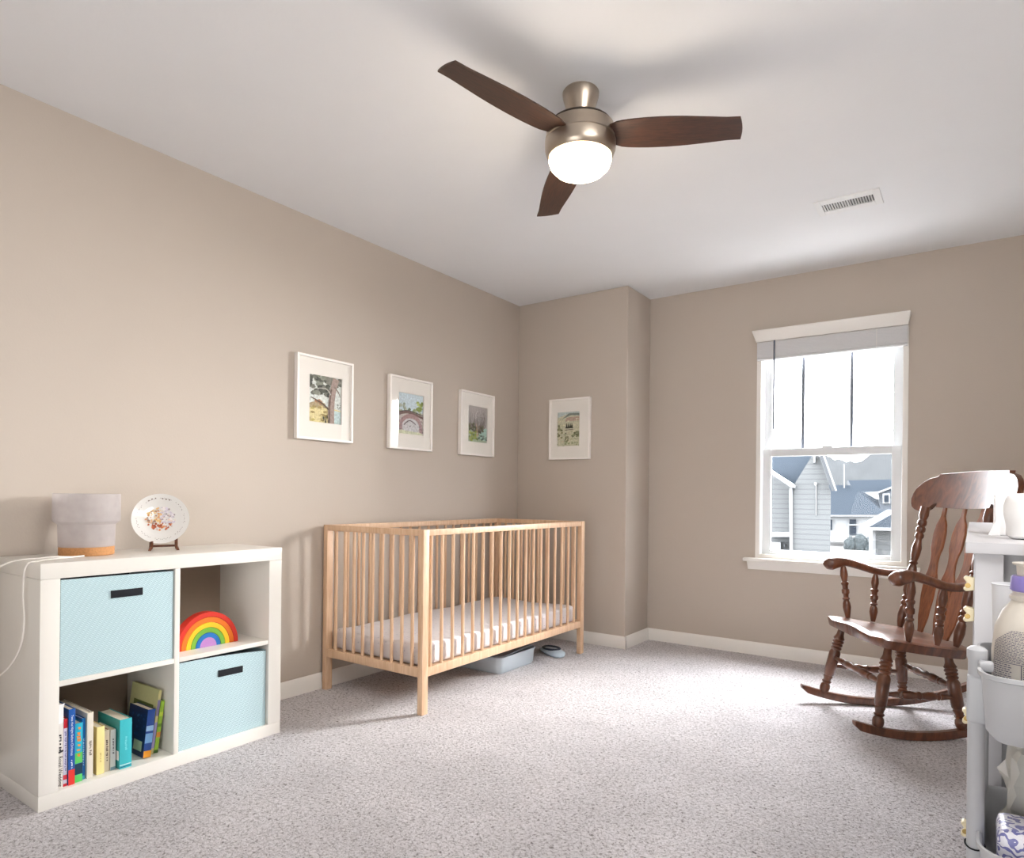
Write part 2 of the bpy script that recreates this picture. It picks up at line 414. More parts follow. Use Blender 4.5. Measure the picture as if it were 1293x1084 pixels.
# ------------------------------------------------------------------ ceiling fan
FX, FY = 1.655, 2.050
fan = thing('ceiling_fan', 'three-bladed dark walnut ceiling fan with brushed nickel body and glowing round light', 'ceiling fan', (FX, FY, H))
bm = B(); lathe(bm, (0,0,0), (0,0,-1), [(0,.060),(.006,.064),(.02,.063),(.05,.054),(.078,.042),(.082,.041)], 48); obj('canopy', bm, M['nickel'], fan)
bm = B(); lathe(bm, (0,0,0), (0,0,-1), [(.080,.036),(.094,.036),(.096,.048),(.110,.048)], 48); obj('collar', bm, M['nickel_dark'], fan)
bm = B(); lathe(bm, (0,0,0), (0,0,-1), [(.106,.05),(.110,.092),(.114,.106),(.119,.110),(.125,.110)], 64); obj('top_plate', bm, M['nickel_dark'], fan)
bm = B(); lathe(bm, (0,0,0), (0,0,-1), [(.124,.104),(.128,.117),(.172,.123),(.175,.120),(.177,.120),(.179,.124),(.208,.123),(.225,.117),(.232,.111),(.232,.104)], 64); obj('motor_housing', bm, M['nickel'], fan)
bm = B(); lathe(bm, (0,0,0), (0,0,-1), [(.222,.106),(.243,.110),(.264,.103),(.283,.084),(.296,.055),(.302,.025),(.3035,.0001)], 48, cap=False); obj('light_globe', bm, M['globe'], fan)
def blade(tip):
    tip = Vector(tip) - Vector((FX, FY, H))
    root = Vector((0, 0, -.168)); a = math.atan2(tip.y, tip.x); Rr = math.hypot(tip.x, tip.y)
    e = Vector((math.cos(a), math.sin(a), 0)); s = Vector((-e.y, e.x, 0))
    out = []
    n = 22; th = .0055; pitch = math.radians(-11)
    top = []; bot = []
    bm = B()
    for i in range(n+1):
        t = i/n; r = .098 + (Rr-.098)*t
        z = root.z + (tip.z-root.z)*t
        # leading edge nearly straight, trailing edge bowed; the tip is cut at a slant
        hw = .052+.017*math.sin(PI*min(1, t/.9)**.8)-.003*max(0, (t-.6)/.4)
        wl = -hw*1.02; wr = hw*.98
        k2 = max(0, 1-t/.10); wl *= 1-.25*k2; wr *= 1-.25*k2
        rowt = []; rowb = []
        for j in range(7):
            w = wl+(wr-wl)*j/6
            rr = r + (.006*math.sin(PI*(w-wl)/(wr-wl)) if t == 1 else 0)
            p = e*rr + s*w*math.cos(pitch) + Vector((0,0,z + w*math.sin(pitch)))
            rowt.append(bm.verts.new(p+Vector((0,0,th/2)))); rowb.append(bm.verts.new(p-Vector((0,0,th/2))))
        top.append(rowt); bot.append(rowb)
    for i in range(n):
        for j in range(6):
            bm.faces.new((top[i][j], top[i][j+1], top[i+1][j+1], top[i+1][j])); bm.faces.new((bot[i][j], bot[i+1][j], bot[i+1][j+1], bot[i][j+1]))
        bm.faces.new((top[i][0], top[i+1][0], bot[i+1][0], bot[i][0])); bm.faces.new((top[i][6], bot[i][6], bot[i+1][6], top[i+1][6]))
    for j in range(6):
        bm.faces.new((top[n][j], top[n][j+1], bot[n][j+1], bot[n][j])); bm.faces.new((top[0][j], bot[0][j], bot[0][j+1], top[0][j+1]))
    bmesh.ops.recalc_face_normals(bm, faces=bm.faces)
    # bring into blade-aligned object space so the wood grain follows the blade
    bmesh.ops.transform(bm, matrix=Matrix.Rotation(-a, 4, 'Z'), verts=bm.verts)
    o = obj('blade', bm, M['blade'], fan); o.rotation_euler = (0,0,a)
blade((1.502, 1.512, 2.295)); blade((2.165, 2.200, 2.222)); blade((1.284, 2.430, 2.232))

# ------------------------------------------------------------------ pictures
def blob(cx, cy, rx, ry, n=14, jit=.25, rnd=random):
    return [(cx+rx*math.cos(2*PI*i/n)*(1+rnd.uniform(-jit, jit)), cy+ry*math.sin(2*PI*i/n)*(1+rnd.uniform(-jit, jit))) for i in range(n)]
def clip01(p): return [(min(1, max(0, x)), min(1, max(0, y))) for x, y in p]
def art_mesh(shapes, w, h):
    """flat coloured shapes in layers 0.05 mm apart; x right, z up, facing -y (local)"""
    bm = B(); cl = bm.loops.layers.float_color.new('Col')
    for i, (poly, col) in enumerate(shapes):
        pts = clip01(poly)
        vs = [bm.verts.new((x*w-w/2, -.00004*i, y*h-h/2)) for x, y in pts]
        try: f = bm.faces.new(vs)
        except ValueError: continue
        f.normal_update()
        if f.normal.y > 0: f.normal_flip()
        for l in f.loops: l[cl] = srgb(col)
    bmesh.ops.triangulate(bm, faces=bm.faces)
    return bm
def stroke(pts, w0, w1):
    P = spline([(x, y, 0) for x, y in pts], 5); n = len(P); a = []; b = []
    for i, p in enumerate(P):
        d = (P[min(i+1, n-1)]-P[max(i-1, 0)]).normalized(); w = w0+(w1-w0)*i/(n-1)
        a.append((p.x-d.y*w, p.y+d.x*w)); b.append((p.x+d.y*w, p.y-d.x*w))
    return a+b[::-1]
FULL = [(0,0),(1,0),(1,1),(0,1)]
def art_oak():
    r = random.Random(3); S = [(FULL, (222, 228, 224))]
    S += [([(0,0),(1,0),(1,.3),(.5,.36),(0,.32)], (222, 210, 160)), ([(0,.3),(.55,.32),(.5,.42),(.3,.46),(.12,.42),(0,.38)], (176, 160, 128)),
          ([(.6,0),(1,0),(1,.28),(.62,.3)], (196, 216, 216))]
    for _ in range(16): S.append((blob(r.uniform(0,.55), r.uniform(.04,.34), .06, .025, rnd=r), r.choice([(190,176,110),(206,190,140),(168,150,100)])))
    for _ in range(6): S.append((blob(r.uniform(.2,.5), .42+r.uniform(-.02,.05), .03, .035, rnd=r), (180, 140, 110)))
    for _ in range(46): S.append((blob(r.uniform(0,.62), r.uniform(.6,1), .07, .045, rnd=r), r.choice([(96,98,92),(122,124,116),(148,152,140),(82,86,82)])))
    for _ in range(22): S.append((blob(r.uniform(.55,1), r.uniform(.82,1), .07, .03, rnd=r), r.choice([(110,112,104),(140,140,132)])))
    S += [(stroke([(.68,0),(.68,.4),(.74,.75),(.84,1)], .10, .09), (168, 150, 142)), (stroke([(.62,0),(.63,.4),(.68,.75)], .025, .02), (120, 104, 98)),
          (stroke([(.6,.3),(.38,.42),(.05,.52)], .022, .008), (116, 102, 92)), (stroke([(.66,.62),(.5,.74),(.1,.7)], .02, .006), (186, 184, 176)),
          (stroke([(.78,.8),(.9,.7),(.96,.6)], .02, .008), (128, 118, 110))]
    for _ in range(10): S.append((blob(r.uniform(.42,.6), r.uniform(.02,.14), .012, .04, rnd=r), (84, 82, 74)))
    for _ in range(10): S.append((blob(r.uniform(.84,.98), r.uniform(.34,.44), .02, .012, rnd=r), (150, 156, 150)))
    return S
def art_bridge():
    r = random.Random(5); S = [(FULL, (206, 222, 230)), ([(0,0),(1,0),(1,.56),(0,.5)], (206, 202, 196))]
    for _ in range(26): S.append((blob(r.uniform(0,1), r.uniform(.52,.62), .05, .035, rnd=r), r.choice([(150,166,132),(120,136,112),(176,186,160)])))
    for _ in range(16): S.append((blob(r.uniform(.72,.98), r.uniform(.62,.82), .06, .04, rnd=r), r.choice([(166,182,110),(190,204,138),(140,158,96)])))
    for _ in range(12): S.append((blob(r.uniform(0,.3), r.uniform(.6,.74), .05, .03, rnd=r), r.choice([(160,172,160),(186,194,178)])))
    S += [(stroke([(0,.48),(.4,.54),(1,.44)], .035, .03), (130, 108, 104)), (stroke([(.1,.1),(.16,.32),(.45,.44),(.8,.36),(.94,.04)], .06, .07), (178, 150, 150)),
          (blob(.5,.2,.34,.2,24,.04,r), (206, 206, 208)), (stroke([(.22,.22),(.45,.34),(.7,.26)], .016, .012), (120, 110, 116)),
          (stroke([(0,.52),(.4,.58),(1,.5)], .01, .01), (90, 84, 84))]
    for _ in range(40): S.append((blob(r.choice([r.uniform(0,.16), r.uniform(.84,1)]), r.uniform(.04,.46), .02, .014, rnd=r), r.choice([(150,144,150),(120,116,120),(176,156,160)])))
    S += [([(0,0),(1,0),(.9,.06),(0,.09)], (214, 218, 190)), (blob(.46,.2,.04,.012,8,.2,r), (120, 120, 124))]
    return S
def art_thicket():
    r = random.Random(8); S = [(FULL, (186, 180, 178)), ([(0,0),(1,0),(1,.36),(0,.4)], (176, 192, 168)), ([(.6,.1),(1,.05),(1,.42),(.65,.36)], (172, 206, 196))]
    for _ in range(60):
        x = r.uniform(.02,.98); S.append((stroke([(.45+(x-.45)*.4,.28),(x,r.uniform(.5,.7)),(x+r.uniform(-.06,.06),r.uniform(.7,.95))], .008, .002), r.choice([(120,110,108),(140,132,130),(100,96,90)])))
    for _ in range(36): S.append((blob(r.uniform(.05,.8), r.uniform(.28,.5), .05, .035, rnd=r), r.choice([(92,88,80),(120,116,96),(104,110,84),(136,124,110)])))
    for _ in range(24): S.append((blob(r.uniform(0,.5), r.uniform(.04,.3), .06, .03, rnd=r), r.choice([(160,176,96),(180,190,120),(120,136,92)])))
    for _ in range(12): S.append((blob(r.uniform(.55,.95), r.uniform(.08,.2), .05, .02, rnd=r), r.choice([(96,116,108),(130,150,140)])))
    S += [(stroke([(.48,.16),(.46,.3),(.42,.52)], .03, .012), (206, 176, 146)), (stroke([(.52,.2),(.6,.36),(.66,.5)], .014, .006), (96, 84, 76))]
    return S
def art_hills():
    r = random.Random(11); S = [(FULL, (206, 204, 178)), ([(0,.84),(.5,.95),(1,.94),(1,1),(0,1)], (196, 208, 206)), ([(.2,.8),(.6,.9),(1,.88),(1,.95),(.5,.96)], (134, 146, 138)),
        ([(.35,.72),(1,.74),(1,.86),(.4,.84)], (190, 166, 150))]
    for _ in range(50): S.append((blob(r.uniform(0,1), r.uniform(.05,.8), .07, .02, rnd=r), r.choice([(196,196,160),(220,214,186),(178,182,150),(210,200,170)])))
    for x in (.42,.5,.58,.65): S.append(([(x-.045,.53),(x,.69),(x+.045,.53)], (62, 62, 54)))
    S += [([(.34,.52),(.72,.52),(.7,.55),(.36,.55)], (70, 68, 58)), (stroke([(.34,.47),(.6,.48),(.72,.49)], .01, .008), (110,100,90)), (blob(.38,.37,.04,.012,8,.1,r), (58,52,50))]
    for _ in range(16): S.append((blob(r.uniform(.68,1), r.uniform(.26,.4), .05, .035, rnd=r), r.choice([(112,116,84),(140,144,112)])))
    for _ in range(12): S.append((blob(r.uniform(0,.2), r.uniform(.24,.6), .05, .03, rnd=r), r.choice([(116,118,84),(146,146,110)])))
    for _ in range(12): S.append((blob(r.uniform(.34,.5), r.uniform(.14,.26), .03, .03, rnd=r), r.choice([(130,132,100),(150,150,120)])))
    for _ in range(12): S.append((blob(r.uniform(0,1), r.uniform(.0,.12), .05, .015, rnd=r), (160,168,130)))
    return S
def picture(loc, rz, label, W, Hh, shapes, ax, az, aw, ah):
    """local: picture in xz plane, back at y=0, front at y=-d"""
    d = .028; fw = .012
    t = thing('framed_picture', label, 'picture', loc, rz)
    bm = B(); ring(bm, -W/2, W/2, -Hh/2, Hh/2, fw, -d, -.002)
    obj('frame', bm, M['frame'], t, bevel=.0012)
    # mount with a cut opening
    bm = B(); y0, y1 = -.0165, -.0145
    X0, X1, Z0, Z1 = -W/2+fw, W/2-fw, -Hh/2+fw, Hh/2-fw; a0, a1, b0, b1 = ax-aw/2, ax+aw/2, az-ah/2, az+ah/2
    box(bm, X0, a0, y0, y1, Z0, Z1); box(bm, a1, X1, y0, y1, Z0, Z1); box(bm, a0, a1, y0, y1, Z0, b0); box(bm, a0, a1, y0, y1, b1, Z1)
    obj('mount', bm, M['mount'], t, 0)
    obj('backing', box(B(), X0, X1, -.008, -.002, Z0, Z1), M['mount'], t, 0)
    o = obj('print', art_mesh(shapes, aw, ah), M['print'], t, 0); o.location = (ax, -.0085, az)
    obj('glass', box(B(), X0, X1, -.0215, -.0195, Z0, Z1), M['picglass'], t, 0)
RL = PI/2   # left-wall pictures: local -y faces +x, local +x runs to +y
picture((0, 2.281, 1.512), RL, 'white framed watercolour of a big shady tree, nearest the bookcase', .364, .432, art_oak(), .006, 0, .210, .243)
picture((0, 2.921, 1.505), RL, 'white framed watercolour of an arched stone bridge over the crib', .366, .431, art_bridge(), .006, 0, .214, .243)
picture((0, 3.567, 1.505), RL, 'white framed watercolour of a bare grey thicket, nearest the corner', .372, .431, art_thicket(), .012, 0, .211, .243)
picture((.456, DB, 1.497), 0, 'white framed watercolour of hills with dark firs, alone on the alcove wall', .330, .431, art_hills(), -.012, 0, .181, .241)

# ------------------------------------------------------------------ bookcase
BX, BY0, BY1, BZ = .3853, .878, 1.763, .788
bc = thing('cube_bookcase', 'low white bookcase with four square compartments against the left wall', 'bookcase', (0, 0, 0))
XB = .016
def board(name, *a, bev=.0015, m='shelf'): return obj(name, box(B(), *a, bev), M[m], bc)
board('top_panel', XB, BX, BY0, BY1, .737, BZ)
board('bottom_panel', XB, BX, BY0, BY1, 0, .049)
board('side_panel', XB, BX, BY0, .934, .0495, .7365)
board('side_panel', XB, BX, 1.704, BY1, .0495, .7365)
board('divider', XB+.008, BX-.002, 1.308, 1.327, .0495, .7365)
board('shelf', XB+.008, BX-.002, .9345, 1.3075, .386, .404)
board('shelf', XB+.008, BX-.002, 1.3275, 1.7035, .386, .404)
bk = obj('back_panel', box(B(), XB-.004, XB+.004, .934, 1.704, .049, .737), mat('back_panel_tan', srgb(150, 132, 116), .8), bc)

def fabric_bin(loc, label, w, h, dep, sag):
    t = thing('fabric_storage_bin', label, 'storage bin', loc, 0, None)
    # open-topped: front, back, sides, base; top edge of the front dips by sag
    def panel(name, y0, y1, x0, x1, z0, z1, m, zf=None):
        bm = B(); n = 16; th = .004
        rows = []
        for j in range(13):
            for_row = []
            for i in range(n+1):
                u = i/n; vv = j/12
                y = y0+(y1-y0)*u; zt = z1 - (sag*(u*u) if zf else 0)
                z = z0+(zt-z0)*vv
                bul = .004*math.sin(PI*u)*math.sin(PI*vv)
                for_row.append((y, z, bul))
            rows.append(for_row)
        F = [[bm.verts.new((x1+b, y, z)) for y, z, b in r] for r in rows]; K = [[bm.verts.new((x0+b, y, z)) for y, z, b in r] for r in rows]
        for j in range(12):
            for i in range(n):
                bm.faces.new((F[j][i], F[j][i+1], F[j+1][i+1], F[j+1][i])); bm.faces.new((K[j][i], K[j+1][i], K[j+1][i+1], K[j][i+1]))
        for i in range(n):
            bm.faces.new((F[12][i], F[12][i+1], K[12][i+1], K[12][i])); bm.faces.new((F[0][i], K[0][i], K[0][i+1], F[0][i+1]))
        for j in range(12):
            bm.faces.new((F[j][0], F[j+1][0], K[j+1][0], K[j][0])); bm.faces.new((F[j][n], K[j][n], K[j+1][n], F[j+1][n]))
        bmesh.ops.recalc_face_normals(bm, faces=bm.faces)
        return obj(name, bm, m, t)
    f = panel('front_panel', 0, w, -.005, 0, 0, h, M['aqua'], 1)
    bm = B(); box(bm, -dep, -.005, .0, .004, 0, h-.002); box(bm, -dep, -.005, w-.004, w, 0, h-.002-sag*.7)
    box(bm, -dep-.004, -dep, 0, w, 0, h-.004); box(bm, -dep, -.005, .004, w-.004, 0, .004)
    obj('bin_body', bm, M['aqua'], t)
    for a in ((-.0075, -.0055, .004, w-.004, .006, h-.004-sag), (-dep+.001, -dep+.003, .004, w-.004, .006, h-.001)):
        obj('lining', box(B(), *a), M['black'], t)
    # dark edge binding along the rim
    pts = [(-.003, w*i/16, h-sag*(i/16)**2+.0005) for i in range(17)]
    obj('rim_binding', tube(B(), pts, .0022, 6), M['black'], t)
    return t
def handle_slot(t, y, z, w=.105, h=.026, tilt=0):
    bm = B(); box(bm, .0005, .0045, -w/2, w/2, -h/2, h/2, .001)
    o = obj('handle_slot', bm, M['black'], t); o.location = (.0015, y, z); o.rotation_euler = (tilt, 0, 0)
b1 = fabric_bin((.378, .938, .4045), 'pale aqua fabric bin with black handle filling the upper left compartment', .366, .326, .33, .003)
handle_slot(b1, .202, .262)
b2 = fabric_bin((.374, 1.332, .0495), 'pale aqua fabric bin with black handle in the lower right compartment', .366, .330, .33, .020)
handle_slot(b2, .205, .258, tilt=-.02)

# wooden rainbow
rb = thing('toy_rainbow', 'stacked wooden rainbow with six coloured arches in the upper right compartment', 'toy', (.30, 1.488, .404))
cols = [(214, 52, 38), (236, 120, 34), (246, 200, 40), (120, 178, 60), (28, 112, 188), (186, 132, 196)]
R0 = .130
for i, cc in enumerate(cols):
    ro = R0 - i*.0195; ri = ro - .0185; n = 28
    if i == 5: ri = 0; ro = .036
    bm = B()
    outer = [(-.045 if False else 0, ro*math.cos(PI*k/n), ro*math.sin(PI*k/n)*1.06) for k in range(n+1)]
    inner = [(0, ri*math.cos(PI*k/n), ri*math.sin(PI*k/n)*1.06) for k in range(n, -1, -1)] if ri else []
    prism(bm, [Vector(p) for p in outer+inner], (-.04, 0, 0))
    obj('arch', bm, mat('rainbow_%d' % i, srgb(cc), .4), rb, bevel=.0015)

# books: local x = spine outward, y = thickness, z = height
def book(loc, label, th, h, dep, cover, lean=0, yaw=0, spine=None, bands=(), title=None, tcol=None, cover_shapes=None, name='book', tilt=0):
    t = thing(name, label, 'book', loc); t.rotation_euler = (lean, tilt, yaw)
    c = .0022; mc = mat('cover_'+label[:12].replace(' ', '_'), srgb(cover), .35, coat=.2)
    ms = mat('spine_'+label[:12].replace(' ', '_'), srgb(spine), .35, coat=.2) if spine else mc
    bm = B(); box(bm, -dep, 0, 0, c, 0, h); box(bm, -dep, 0, th-c, th, 0, h)
    obj('cover', bm, mc, t, 0, bevel=.0006)
    obj('spine', box(B(), -.0008, .0022, 0, th, 0, h, .0012), ms, t)
    obj('pages', box(B(), -dep+.003, -.001, c, th-c, .003, h-.003), M['pages'], t, 0)
    for z0, z1, col in bands:
        obj('spine_band', box(B(), .0020, .0026, .0004, th-.0004, z0*h, z1*h), mat('band', srgb(col), .4), t, 0)
    if title:
        # reads down the spine
        for txt, zc, size in title:
            if txt[0] == '~':       # print too small to read: rows of tiny strokes, span in metres after the mark
                rr = random.Random(int(zc*1000)); span = float(txt[1:]); bmk = B(); z = zc*h+span/2
                while z > zc*h-span/2:
                    l_ = rr.uniform(.25, .7)*size; o_ = rr.uniform(-.12, .12)*size; hw = rr.uniform(.22, .42)*size
                    bmk.faces.new([bmk.verts.new((.0030, th/2+a*hw+o_, z-b*l_)) for a, b in ((-1,0),(1,.1),(.9,1),(-.8,.9))])
                    z -= l_ + rr.choice([.15, .2, .9])*size*.6
                obj('small_print', bmk, mat('title_ink', srgb(tcol or (40,40,44)), .6), t, 0)
                continue
            m4 = Matrix.Translation((.0030, th/2, zc*h)) @ Matrix(((0,0,1,0),(0,1,0,0),(-1,0,0,0),(0,0,0,1)))
            text_mesh(txt, size, mat('title_ink', srgb(tcol or (40,40,44)), .6), t, m4, 'spine_lettering')
    if cover_shapes:
        bm = art_mesh(cover_shapes, dep*.86, h*.8)
        o = obj('cover_picture', bm, M['printed'], t, 0); o.location = (-dep/2, -.0006, h/2)
    return t
Z = .0495
XS = .362
bk1 = book((XS, .9385, Z), 'tall white picture book with a torn top, first at the left of the shelf', .016, .268, .23, (232, 228, 222), title=[('Royal Wedding', .205, .0160), ('~.05', .56, .010)])
obj('torn_flap', prism(B(), [(.0035,.001,.21),(.0035,.0155,.212),(.004,.0155,.262),(.0035,.019,.276),(.0035,.012,.272),(.0035,.004,.276),(.0035,.001,.268)], (-.002,0,0)), M['white'], bk1, 0)
obj('binding_ring', tube(B(), [(.006,.014,.122),(.008,.006,.120),(.004,-.001,.117)], .003, 8), M['ink_dark'], bk1)
book((XS-.002, .956, Z), 'slim lilac spined hardback with a red foot and red cover', .012, .222, .19, (196, 36, 50), spine=(214, 212, 232), bands=[(0,.04,(206,32,46)),(.1,.17,(206,52,66)),(.86,1,(190,34,48))], title=[('~.13', .52, .0070)], tcol=(120,120,170))
book((XS+.002, .9695, Z), 'blue storybook spine with white title above a red block', .0195, .250, .20, (28, 70, 132), spine=(24, 86, 166), bands=[(0,.2,(222,56,48))], title=[('Twas the Night Before Christmas', .655, .0098), ('~.03', .27, .006)], tcol=(236,240,248))
book((XS-.004, .9905, Z), 'turquoise picture book with orange lettering and green blocks', .0235, .196, .17, (24, 150, 190), spine=(38, 176, 204), bands=[(.32,.5,(96,200,96)),(.13,.315,(26,62,84)),(0,.125,(92,206,104))], title=[('~.10', .68, .016)], tcol=(230,140,60))
book((XS-.014, 1.0155, Z), 'thin bright blue hardback right of the turquoise picture book', .0105, .205, .20, (22, 110, 180), bands=[(0,.06,(90,190,210))], title=[('~.09', .45, .005)], tcol=(190,220,240))
book((XS-.004, 1.0275, Z), 'cream white hardback standing between blue and yellow books', .0190, .222, .23, (226, 220, 206), title=[('~.05', .46, .010)], tcol=(130,120,104))
book((XS-.010, 1.0600, Z), 'plain butter yellow board book on the lower shelf', .0240, .163, .17, (222, 200, 128), spine=(242, 226, 156), title=[('~.03', .36, .006)], tcol=(206,180,110))
book((XS-.018, 1.0870, Z), 'small pinkish cream book beside the yellow board book', .0170, .143, .12, (220, 178, 150), spine=(230, 220, 196), title=[('~.07', .52, .008)], tcol=(110,96,80))
book((XS-.014, 1.1055, Z), 'small pale grey spotted book touching the teal box book', .0170, .140, .12, (214, 212, 200), spine=(200, 206, 204), bands=[(0,.08,(120,150,160))], title=[('~.05', .6, .007)], tcol=(70,70,80))
b9 = book((XS+.004, 1.1275, Z), 'thick teal box book standing upright with a small white sticker', .0400, .172, .165, (58, 160, 160), spine=(60, 186, 196), bands=[(.07,.085,(214,232,232)),(.03,.045,(40,70,110))], title=[('~.05', .50, .009)], tcol=(120,216,222))
obj('sticker', box(B(), -.034, -.006, -.0008, -.0001, .03, .062), M['white'], b9, 0)
r = random.Random(2)
navy = [(FULL, (26, 52, 96))]+[(blob(r.random(), r.random(), .05, .03, rnd=r), r.choice([(40,84,140),(30,66,118),(60,110,160)])) for _ in range(40)]+[([(.46,.02),(.98,.02),(.98,.28),(.46,.28)], (206,204,170))]
b10 = book((.335, 1.2210, Z+.0028), 'navy blue book with cloudy spine and orange label, leaning right', .0270, .172, .135, (24, 44, 86), lean=-.10, spine=(34, 74, 150), bands=[(0,.14,(240,160,40)),(.3,.5,(120,170,220)),(.55,.66,(150,190,230))], cover_shapes=navy)
scene_c = [(FULL, (206, 204, 150)), ([(.1,.1),(.95,.1),(.95,.82),(.1,.82)], (106, 120, 60))]+[(blob(.1+.8*r.random(), .12+.66*r.random(), .09, .04, rnd=r), r.choice([(80,100,50),(92,150,130),(120,140,60),(54,70,44),(120,160,120)])) for _ in range(50)]
book((.322, 1.2530, Z+.0015), 'tall olive picture book with a garden scene, behind the navy book', .0110, .232, .20, (206, 204, 150), lean=-.13, spine=(196, 188, 130), bands=[(.1,.5,(150,140,180)),(.6,.85,(130,120,150))], cover_shapes=scene_c)
lime = [(0,.06,(60,90,40)),(.3,.4,(206,140,50)),(.5,.56,(100,140,40)),(.7,.78,(190,210,70))]
book((.318, 1.2680, Z+.002), 'lime green book leaning on the divider at the right end', .0150, .190, .19, (96, 130, 46), lean=-.13, spine=(146, 186, 56), bands=lime)

# lamp on top
lamp = thing('table_lamp', 'frosted glass table lamp with stepped cylinder shade and cork base on the bookcase', 'lamp', (.145, 1.107, BZ))
bm = B(); lathe(bm, (0,0,0), (0,0,1), [(0,.084),(.002,.087),(.030,.087),(.031,.084)], 64); obj('cork_base', bm, M['cork'], lamp)
bm = B()
prof = [(.031,.088),(.110,.090),(.113,.092),(.122,.104),(.125,.106),(.222,.106),(.2225,.104)]
inner = [(.2225,.103),(.127,.103),(.115,.089),(.033,.085)]
lathe(bm, (0,0,0), (0,0,1), prof+inner, 72, cap=False); obj('glass_shade', bm, M['frost'], lamp)
bm = B(); lathe(bm, (0,0,0), (0,0,1), [(.031,.02),(.07,.02),(.072,.014),(.08,.016),(.1,.028),(.125,.03),(.145,.022),(.152,.0001)], 24, cap=False); obj('bulb', bm, M['white'], lamp)
cord = B()
tube(cord, spline([(.235,1.062,BZ+.004),(.25,1.02,BZ+.004),(.26,.96,BZ+.009),(.255,.915,BZ+.006),(.24,.878,BZ+.004),(.225,.845,BZ-.004),(.21,.80,BZ-.03),(.20,.74,BZ-.07)], 8), .0028, 8)
tag(obj('lamp_cord', cord, M['cord']), 'white cord running left from the frosted lamp off the bookcase end', 'cord')
cord = B()
tube(cord, spline([(.262,1.02,BZ+.004),(.30,.955,BZ+.006),(.305,.905,BZ+.003),(.30,.868,BZ-.012),(.295,.862,BZ-.10),(.295,.866,BZ-.19),(.29,.858,BZ-.27),(.25,.84,BZ-.34),(.20,.82,BZ-.38)], 8), .0026, 8)
tag(obj('loose_cord', cord, M['cord']), 'white cord hanging in a loop down the left side of the bookcase', 'cord')

# decorative plate on an easel
pl_dir = math.atan2(.035-1.385, 2.793-.12)          # towards the camera side of the room
st = thing('plate_easel', 'small dark wooden easel holding the decorated plate', 'plate stand', (.135, 1.392, BZ), pl_dir); st.scale = (1.1, 1.25, 1.05)
for s in (-1, 1):
    bm = B(); prism(bm, [(.035, s*.040-.004, 0), (.043, s*.040-.004, .0), (.034, s*.034-.004, .014), (.040, s*.034-.004, .034), (.034, s*.034-.004, .036), (.024, s*.034-.004, .016), (-.022, s*.034-.004, .10), (-.028, s*.034-.004, .10), (-.006,s*.036-.004,.045),(.010, s*.036-.004, .014), (-.05, s*.036-.004, .0), (-.042, s*.036-.004, 0), (.016, s*.038-.004, .010)], (0, .008, 0))
    obj('side_leg', bm, M['stand'], st, 0)
obj('crossbar', box(B(), .010, .018, -.034, .034, .012, .020, .001), M['stand'], st)
lean = math.radians(17)
pm = Matrix.Rotation(pl_dir, 4, 'Z') @ Matrix.Rotation(PI/2-lean, 4, 'Y')
pt = thing('decorative_plate', 'round white china plate with a small coloured picture, propped on its easel', 'plate', (.135, 1.378, BZ+.124)); pt.rotation_euler = pm.to_euler(); pt.scale = (.96, .96, .96)
bm = B(); lathe(bm, (0,0,-.004), (0,0,.996), [(-.002,.0001),(-.002,.055),(.002,.066),(.009,.103),(.0115,.107),(.0125,.107),(.011,.103),(.005,.070),(.002,.062),(.001,.0001)], 72, cap=False); obj('dish', bm, M['china'], pt)
bm = B(); cl = bm.loops.layers.float_color.new('Col'); r = random.Random(21)
def dab(p, rad, z, col, n=9, el=1, rot=0):
    vs = []
    for i in range(n):
        a = 2*PI*i/n; k = 1+r.uniform(-.25, .25); x = rad*k*math.cos(a)*el; y = rad*k*math.sin(a)
        vs.append(bm.verts.new((p[0]+x*math.cos(rot)-y*math.sin(rot), p[1]+x*math.sin(rot)+y*math.cos(rot), z)))
    f = bm.faces.new(vs)
    for l in f.loops: l[cl] = srgb(col)
k = 0
for _ in range(230):
    a = r.uniform(0, 2*PI); q = .05*r.random()**.6; k += 1
    x, y = q*math.cos(a), q*math.sin(a)*1.1
    colr = r.choice([(232,190,140),(222,164,116),(238,214,170),(160,124,104),(236,200,130)]) if y < 0 else r.choice([(222,214,228),(206,198,212),(236,230,230),(170,160,166),(230,210,196)])
    if x > .018: colr = r.choice([(200,110,70),(226,150,100),(170,90,60)])
    dab((x, y), r.uniform(.0012, .0055), -.0022+.00001*k, colr)
obj('picture_transfer', bm, M['printed'], pt, 0)
bm = B()
for i in range(84):
    a = 2*PI*i/84
    if i % 9 in (7, 8): continue
    rr = .088+.002*math.sin(i*2.7); big = 1.7 if 34 < i < 50 else 1
    c0 = Vector((rr*math.cos(a), rr*math.sin(a), .0058)); e = Vector((math.cos(a), math.sin(a), .12)); s = Vector((-math.sin(a), math.cos(a), 0))
    w = .0018*big*(.6+.4*math.sin(i*1.9)**2); h = .0009*big*(1+.6*math.sin(i*3.1))
    bm.faces.new([bm.verts.new(c0+s*u*w+e*v_*h) for u, v_ in ((-1,-1),(1,-1),(1,1),(-1,1))])
obj('rim_marks', bm, mat('rim_mark_ink', srgb(120, 104, 100), .6), pt, 0)

